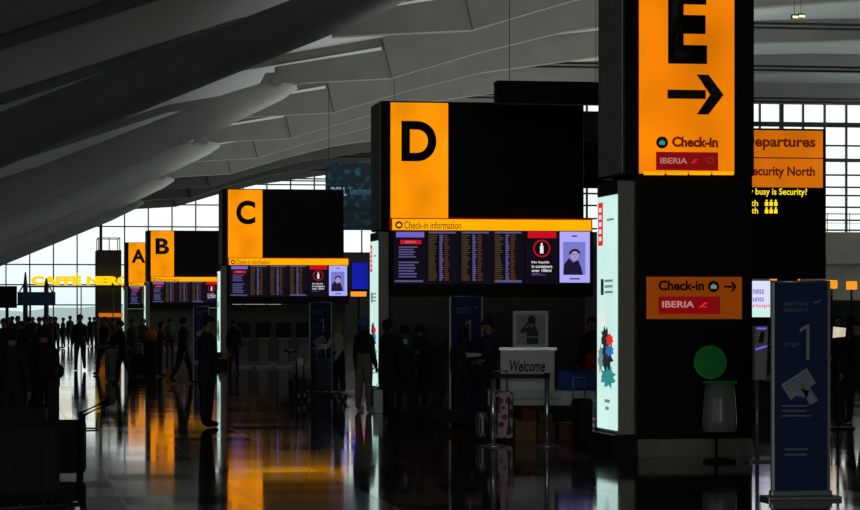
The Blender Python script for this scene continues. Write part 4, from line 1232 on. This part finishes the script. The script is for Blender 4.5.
# two ceiling spotlights
for k, (px, py, lb) in enumerate(((795, 18.6, 'left one of two bright spotlights high under the roof at right'), (801.5, 17.8, 'right one of two bright spotlights high under the roof at right'))):
    p = at(px, py, 96.0)
    rz = roof_z(p.x, deck_pts)
    t = thing('ceiling_spotlight', (p.x, 96.0, p.z), lb, 'lamp', 'roof spotlights')
    MB().box(-0.11, 0.11, -0.06, 0.2, 0.0, 0.16, 0.01).build('can', M['black'], t)
    MB().box(-0.11, 0.11, -0.075, -0.06, 0.01, 0.10).build('lens', glow('warm spotlight', S(255, 240, 190), 1.5), t)
    MB().tube([(0, 0.08, 0.15), (0, 0.08, rz - p.z + 0.02)], 0.01, 8).build('stem', M['black'], t)

# ------------------------------------------------------------------ who stands where
B_, N_, G_ = 'black cloth', 'dark navy cloth', 'grey cloth'
p = person(207, 40.5, 'phone', 'person in a dark suit standing alone in mid floor left of sign C', 60, 1.76, 'dark suit cloth', 'dark suit cloth', hair='dark hair')
ph = thing('mobile_phone', hand_of(p, 0) + Vector((0.05, -0.03, 0.02)), 'small phone held up by the dark suited standing person', 'phone', None, p.rotation_euler.z)
MB().box(-0.035, 0.035, -0.03, -0.02, -0.02, 0.12, 0.004).build('phone_body', M['black'], ph)
person(80, 82.0, 'walk', 'person in dark clothes walking alone over the bright floor reflection at left', 0, 1.80, 'black cloth', 'dark navy cloth')
person(44, 36.0, 'stand', 'dark coated person at left with a round bag on the arm', 200, 1.62, 'black cloth', 'black cloth')
rb = thing('round_bag', spot(57, 35.6) + Vector((0, 0, 0)), 'round black bag standing on a case beside the dark coated person at left', 'bag')
MB().ball((0, 0, 0.98), 0.10, 0.09, 0.11, 16).build('bag_body', M['black cloth'], rb)
MB().box(-0.13, 0.03, -0.10, 0.10, 0.0, 0.89, 0.03).build('case', M['black cloth'], rb)
person(28, 38.5, 'coat', 'dark coated person at left behind the loaded trolley', 150, 1.60, 'black cloth', 'black cloth')
person(12, 34.0, 'stand', 'dark person standing at the far left edge before the crowd', 170, 1.60, 'black cloth', 'black cloth')
person(339, 56.0, 'kiosk', 'fair haired person in a cream top before the C step banner', -60, 1.62, 'cream cloth', 'black cloth', hair='fair hair')
p = person(364, 47.3, 'stand', 'person in a blue cap, dark jacket, beige trousers and white shoes', 130, 1.74, 'black cloth', 'beige cloth', 'white shoe leather', hair='blue cap cloth', skin='brown skin tone')
person(386, 46.5, 'kiosk', 'person in black between the blue capped one and the green rucksack', 120, 1.70)
p = person(405, 48.0, 'stand', 'person in black wearing a small green rucksack near the D light box', 180, 1.60)
rk = thing('rucksack', p.location + Vector((-0.04, -0.30, 1.0)), 'small green rucksack with a pale tag on a person in black', 'rucksack', None, -TH)
MB().box(-0.13, 0.13, -0.09, 0.07, 0.0, 0.42, 0.05).build('pouch', M['teal cloth'], rk)
MB().box(-0.035, 0.035, -0.10, -0.088, 0.22, 0.31).build('tag', M['board'], rk)
for s in (-1, 1): MB().tube([(s * 0.08, 0.06, 0.05), (s * 0.10, 0.10, 0.25), (s * 0.08, 0.06, 0.41)], 0.014, 6).build('strap', M['black cloth'], rk)
person(420, 49.5, 'stand', 'person in dark brown right of the green rucksack', 200, 1.60, 'dark brown cloth')
person(435, 44.6, 'bend', 'person in black stooping over a case left of the D step banner', 100, 1.72)
person(462, 42.6, 'kiosk', 'person in dark navy standing before the D step banner', 160, 1.58, N_, B_)
p = person(489, 40.5, 'paper', 'person in dark uniform holding a white sheet right of the D step banner', -40, 1.72, N_, N_)
pp_ = thing('paper_sheet', (hand_of(p, 0) + hand_of(p, 1)) / 2 + Vector((0, -0.03, 0.02)), 'white sheet of paper held by the person in dark uniform', 'paper', None, p.rotation_euler.z)
MB().prism([(-0.13, -0.02), (0.15, 0.0), (0.16, 0.04), (-0.12, 0.05)], -0.004, 0.0).build('sheet', M['board'], pp_)
p = person(592, 47.5, 'coat', 'person in black holding a red bag beside the mint light box', -30, 1.74)
rbg = thing('carrier_bag', hand_of(p, 1) + Vector((0.0, -0.10, -0.46)), 'bright red carrier bag held beside the mint light box', 'bag', None, p.rotation_euler.z)
rbg.location = spot(591.5, 46.9) + Vector((0, 0, 0.66))
MB().box(-0.10, 0.10, -0.05, 0.05, 0.0, 0.40, 0.015).build('bag_body', M['red cloth'], rbg)
MB().tube([(-0.06, 0, 0.39), (-0.03, 0, 0.52), (0.03, 0, 0.52), (0.06, 0, 0.39)], 0.008, 6).build('bag_handle', M['red cloth'], rbg)
pb_ = thing('carrier_bag', spot(378, 46.2), 'pale blue plastic bag on the floor beside the group left of sign D', 'bag')
mb = MB(); mb.box(-0.085, 0.085, -0.06, 0.06, 0.0, 0.42, 0.03)
mb.build('bag_body', M['pale blue plastic'], pb_)
MB().tube([(-0.04, 0, 0.41), (-0.02, 0, 0.52), (0.02, 0, 0.52), (0.04, 0, 0.41)], 0.008, 6).build('bag_handle', M['pale blue plastic'], pb_)
# luggage trolley before the C banner
tt = trolley(spot(318, 52.5), 'baggage trolley before the C step banner with a dark case on it', math.radians(70))
t = suitcase(spot(322, 52.3) + Vector((0, 0, 0.21)), 'upright navy case on the trolley before the C step banner', 0.4, 0.26, 0.66, 'dark navy cloth', 0.1)
t = suitcase(spot(303, 53.6) + Vector((0, 0, 0.0)), 'black holdall on the floor left of the trolley', 0.55, 0.3, 0.42, 'black cloth', 0.2, handle=False)
gb = thing('folded_jacket', spot(303, 53.6) + Vector((0, 0, 0.42)), 'olive green jacket lying on the black holdall', 'jacket', None, 0.2)
mb = MB(); mb.box(-0.17, 0.17, -0.12, 0.12, 0, 0.11, 0.04); mb.build('folds', M['carton_green'], gb)
# right edge
person(838, 58.0, 'stand', 'person in black behind the small bright screen at the right', 20, 1.78)
person(857, 42.0, 'coat', 'person in black at the right edge of the view', -40, 1.68)
# people around signs A and B
person(183, 66.0, 'walk', 'person in dark clothes walking between sign B and the suited person', 120, 1.72, N_, B_)
person(234, 78.0, 'stand', 'person in black before the kiosks under sign C', 160, 1.68)
person(160, 74.0, 'kiosk', 'person in dark red with a bright orange bundle beneath sign B', 90, 1.60, 'dark red cloth', B_)
ob = thing('orange_bundle', spot(151, 73.0), 'bright orange bag on a case beneath sign B', 'bag')
MB().box(-0.16, 0.16, -0.12, 0.12, 0.0, 1.05, 0.03).build('case', M['black cloth'], ob)
MB().ball((0, 0, 1.19), 0.17, 0.14, 0.15, 14).build('bundle', M['orange cloth'], ob)
person(133, 80.0, 'stand', 'person in black with luggage beneath sign A', 40, 1.66)
person(143, 96.0, 'coat', 'distant person in brown between signs A and B', 0, 1.66, 'dark brown cloth')
person(170, 100.0, 'stand', 'distant person in grey under the B screens', 200, 1.66, G_, B_)
person(123, 66.0, 'push', 'person pushing a trolley left of sign A', -70, 1.64)
suitcase(spot(112, 68.0), 'light case with a dark round patch on the floor left of sign A', 0.36, 0.26, 0.85, 'beige cloth', 0.0, handle=False)
suitcase(spot(140, 74.0), 'black case standing beneath sign B', 0.45, 0.3, 0.66, 'black cloth', 0.3)
# crowd before the far windows
crowd = [(4, 62, 'stand'), (8, 84, 'coat'), (17, 96, 'kiosk'), (22, 70, 'walk'), (29, 88, 'stand'), (34, 60, 'coat'), (39, 92, 'phone'), (45, 76, 'stand'),
         (51, 100, 'coat'), (56, 118, 'kiosk'), (63, 136, 'stand'), (70, 148, 'coat'), (90, 146, 'stand'), (97, 140, 'coat'), (105, 76, 'walk'), (113, 98, 'kiosk'), (94, 152, 'stand'), (12, 112, 'stand'), (33, 116, 'kiosk'), (48, 128, 'walk')]
words = ['at the far left edge of the crowd', 'second in from the left edge of the crowd', 'under the dark hanging screen', 'walking under the left end of the blue fascia', 'under the left mast of the blue fascia',
         'long coated, under the middle of the blue fascia', 'head bent, under the blue fascia', 'under the right mast of the blue fascia', 'below the right end of the blue fascia', 'just right of the blue fascia',
         'a step left of the lone walker', 'far off, close behind the lone walker at left', 'a step right of the lone walker', 'long coated, right of the lone walker', 'walking before the cafe tower', 'between the cafe tower and sign A',
         'far off before the cafe tower', 'far off behind the dark hanging screen', 'far off behind the blue fascia', 'walking far off below the right mast of the fascia']
rnd = random.Random(11)
for (px, d_, ps), wd in zip(crowd, words):
    person(px, d_, ps, 'dark silhouetted person ' + wd, rnd.uniform(-180, 180), rnd.uniform(1.60, 1.78), rnd.choice([B_, N_, 'dark brown cloth', 'dark suit cloth']), rnd.choice([B_, N_]), group='waiting crowd by the far windows')

# loaded trolley in the left foreground
tg = trolley(spot(36, 21.5), 'loaded baggage trolley in the dark left foreground with its push bar to the right', math.radians(-90))
for k, (dx, z, w, d_, h, lb) in enumerate(((-0.30, 0.21, 0.5, 0.42, 0.70, 'large black case on the left foreground trolley, lowest one'),)):
    suitcase(tg.location + Vector((dx + 0.2, 0.0, z)), lb, 0.55, 0.36, 0.62, B_, 0.15, handle=False)
suitcase(spot(10, 22.5), 'tall black case left of the foreground trolley', 0.5, 0.34, 0.86, B_, 0.1, handle=False)
suitcase(spot(60, 28.0), 'black case behind the foreground trolley', 0.55, 0.3, 0.62, B_, -0.1, handle=False)
suitcase(spot(20, 29.0), 'broad black case behind the foreground trolley at the left edge', 0.6, 0.3, 0.72, B_, -0.1, handle=False)

for o in list(bpy.data.objects): clean(o)
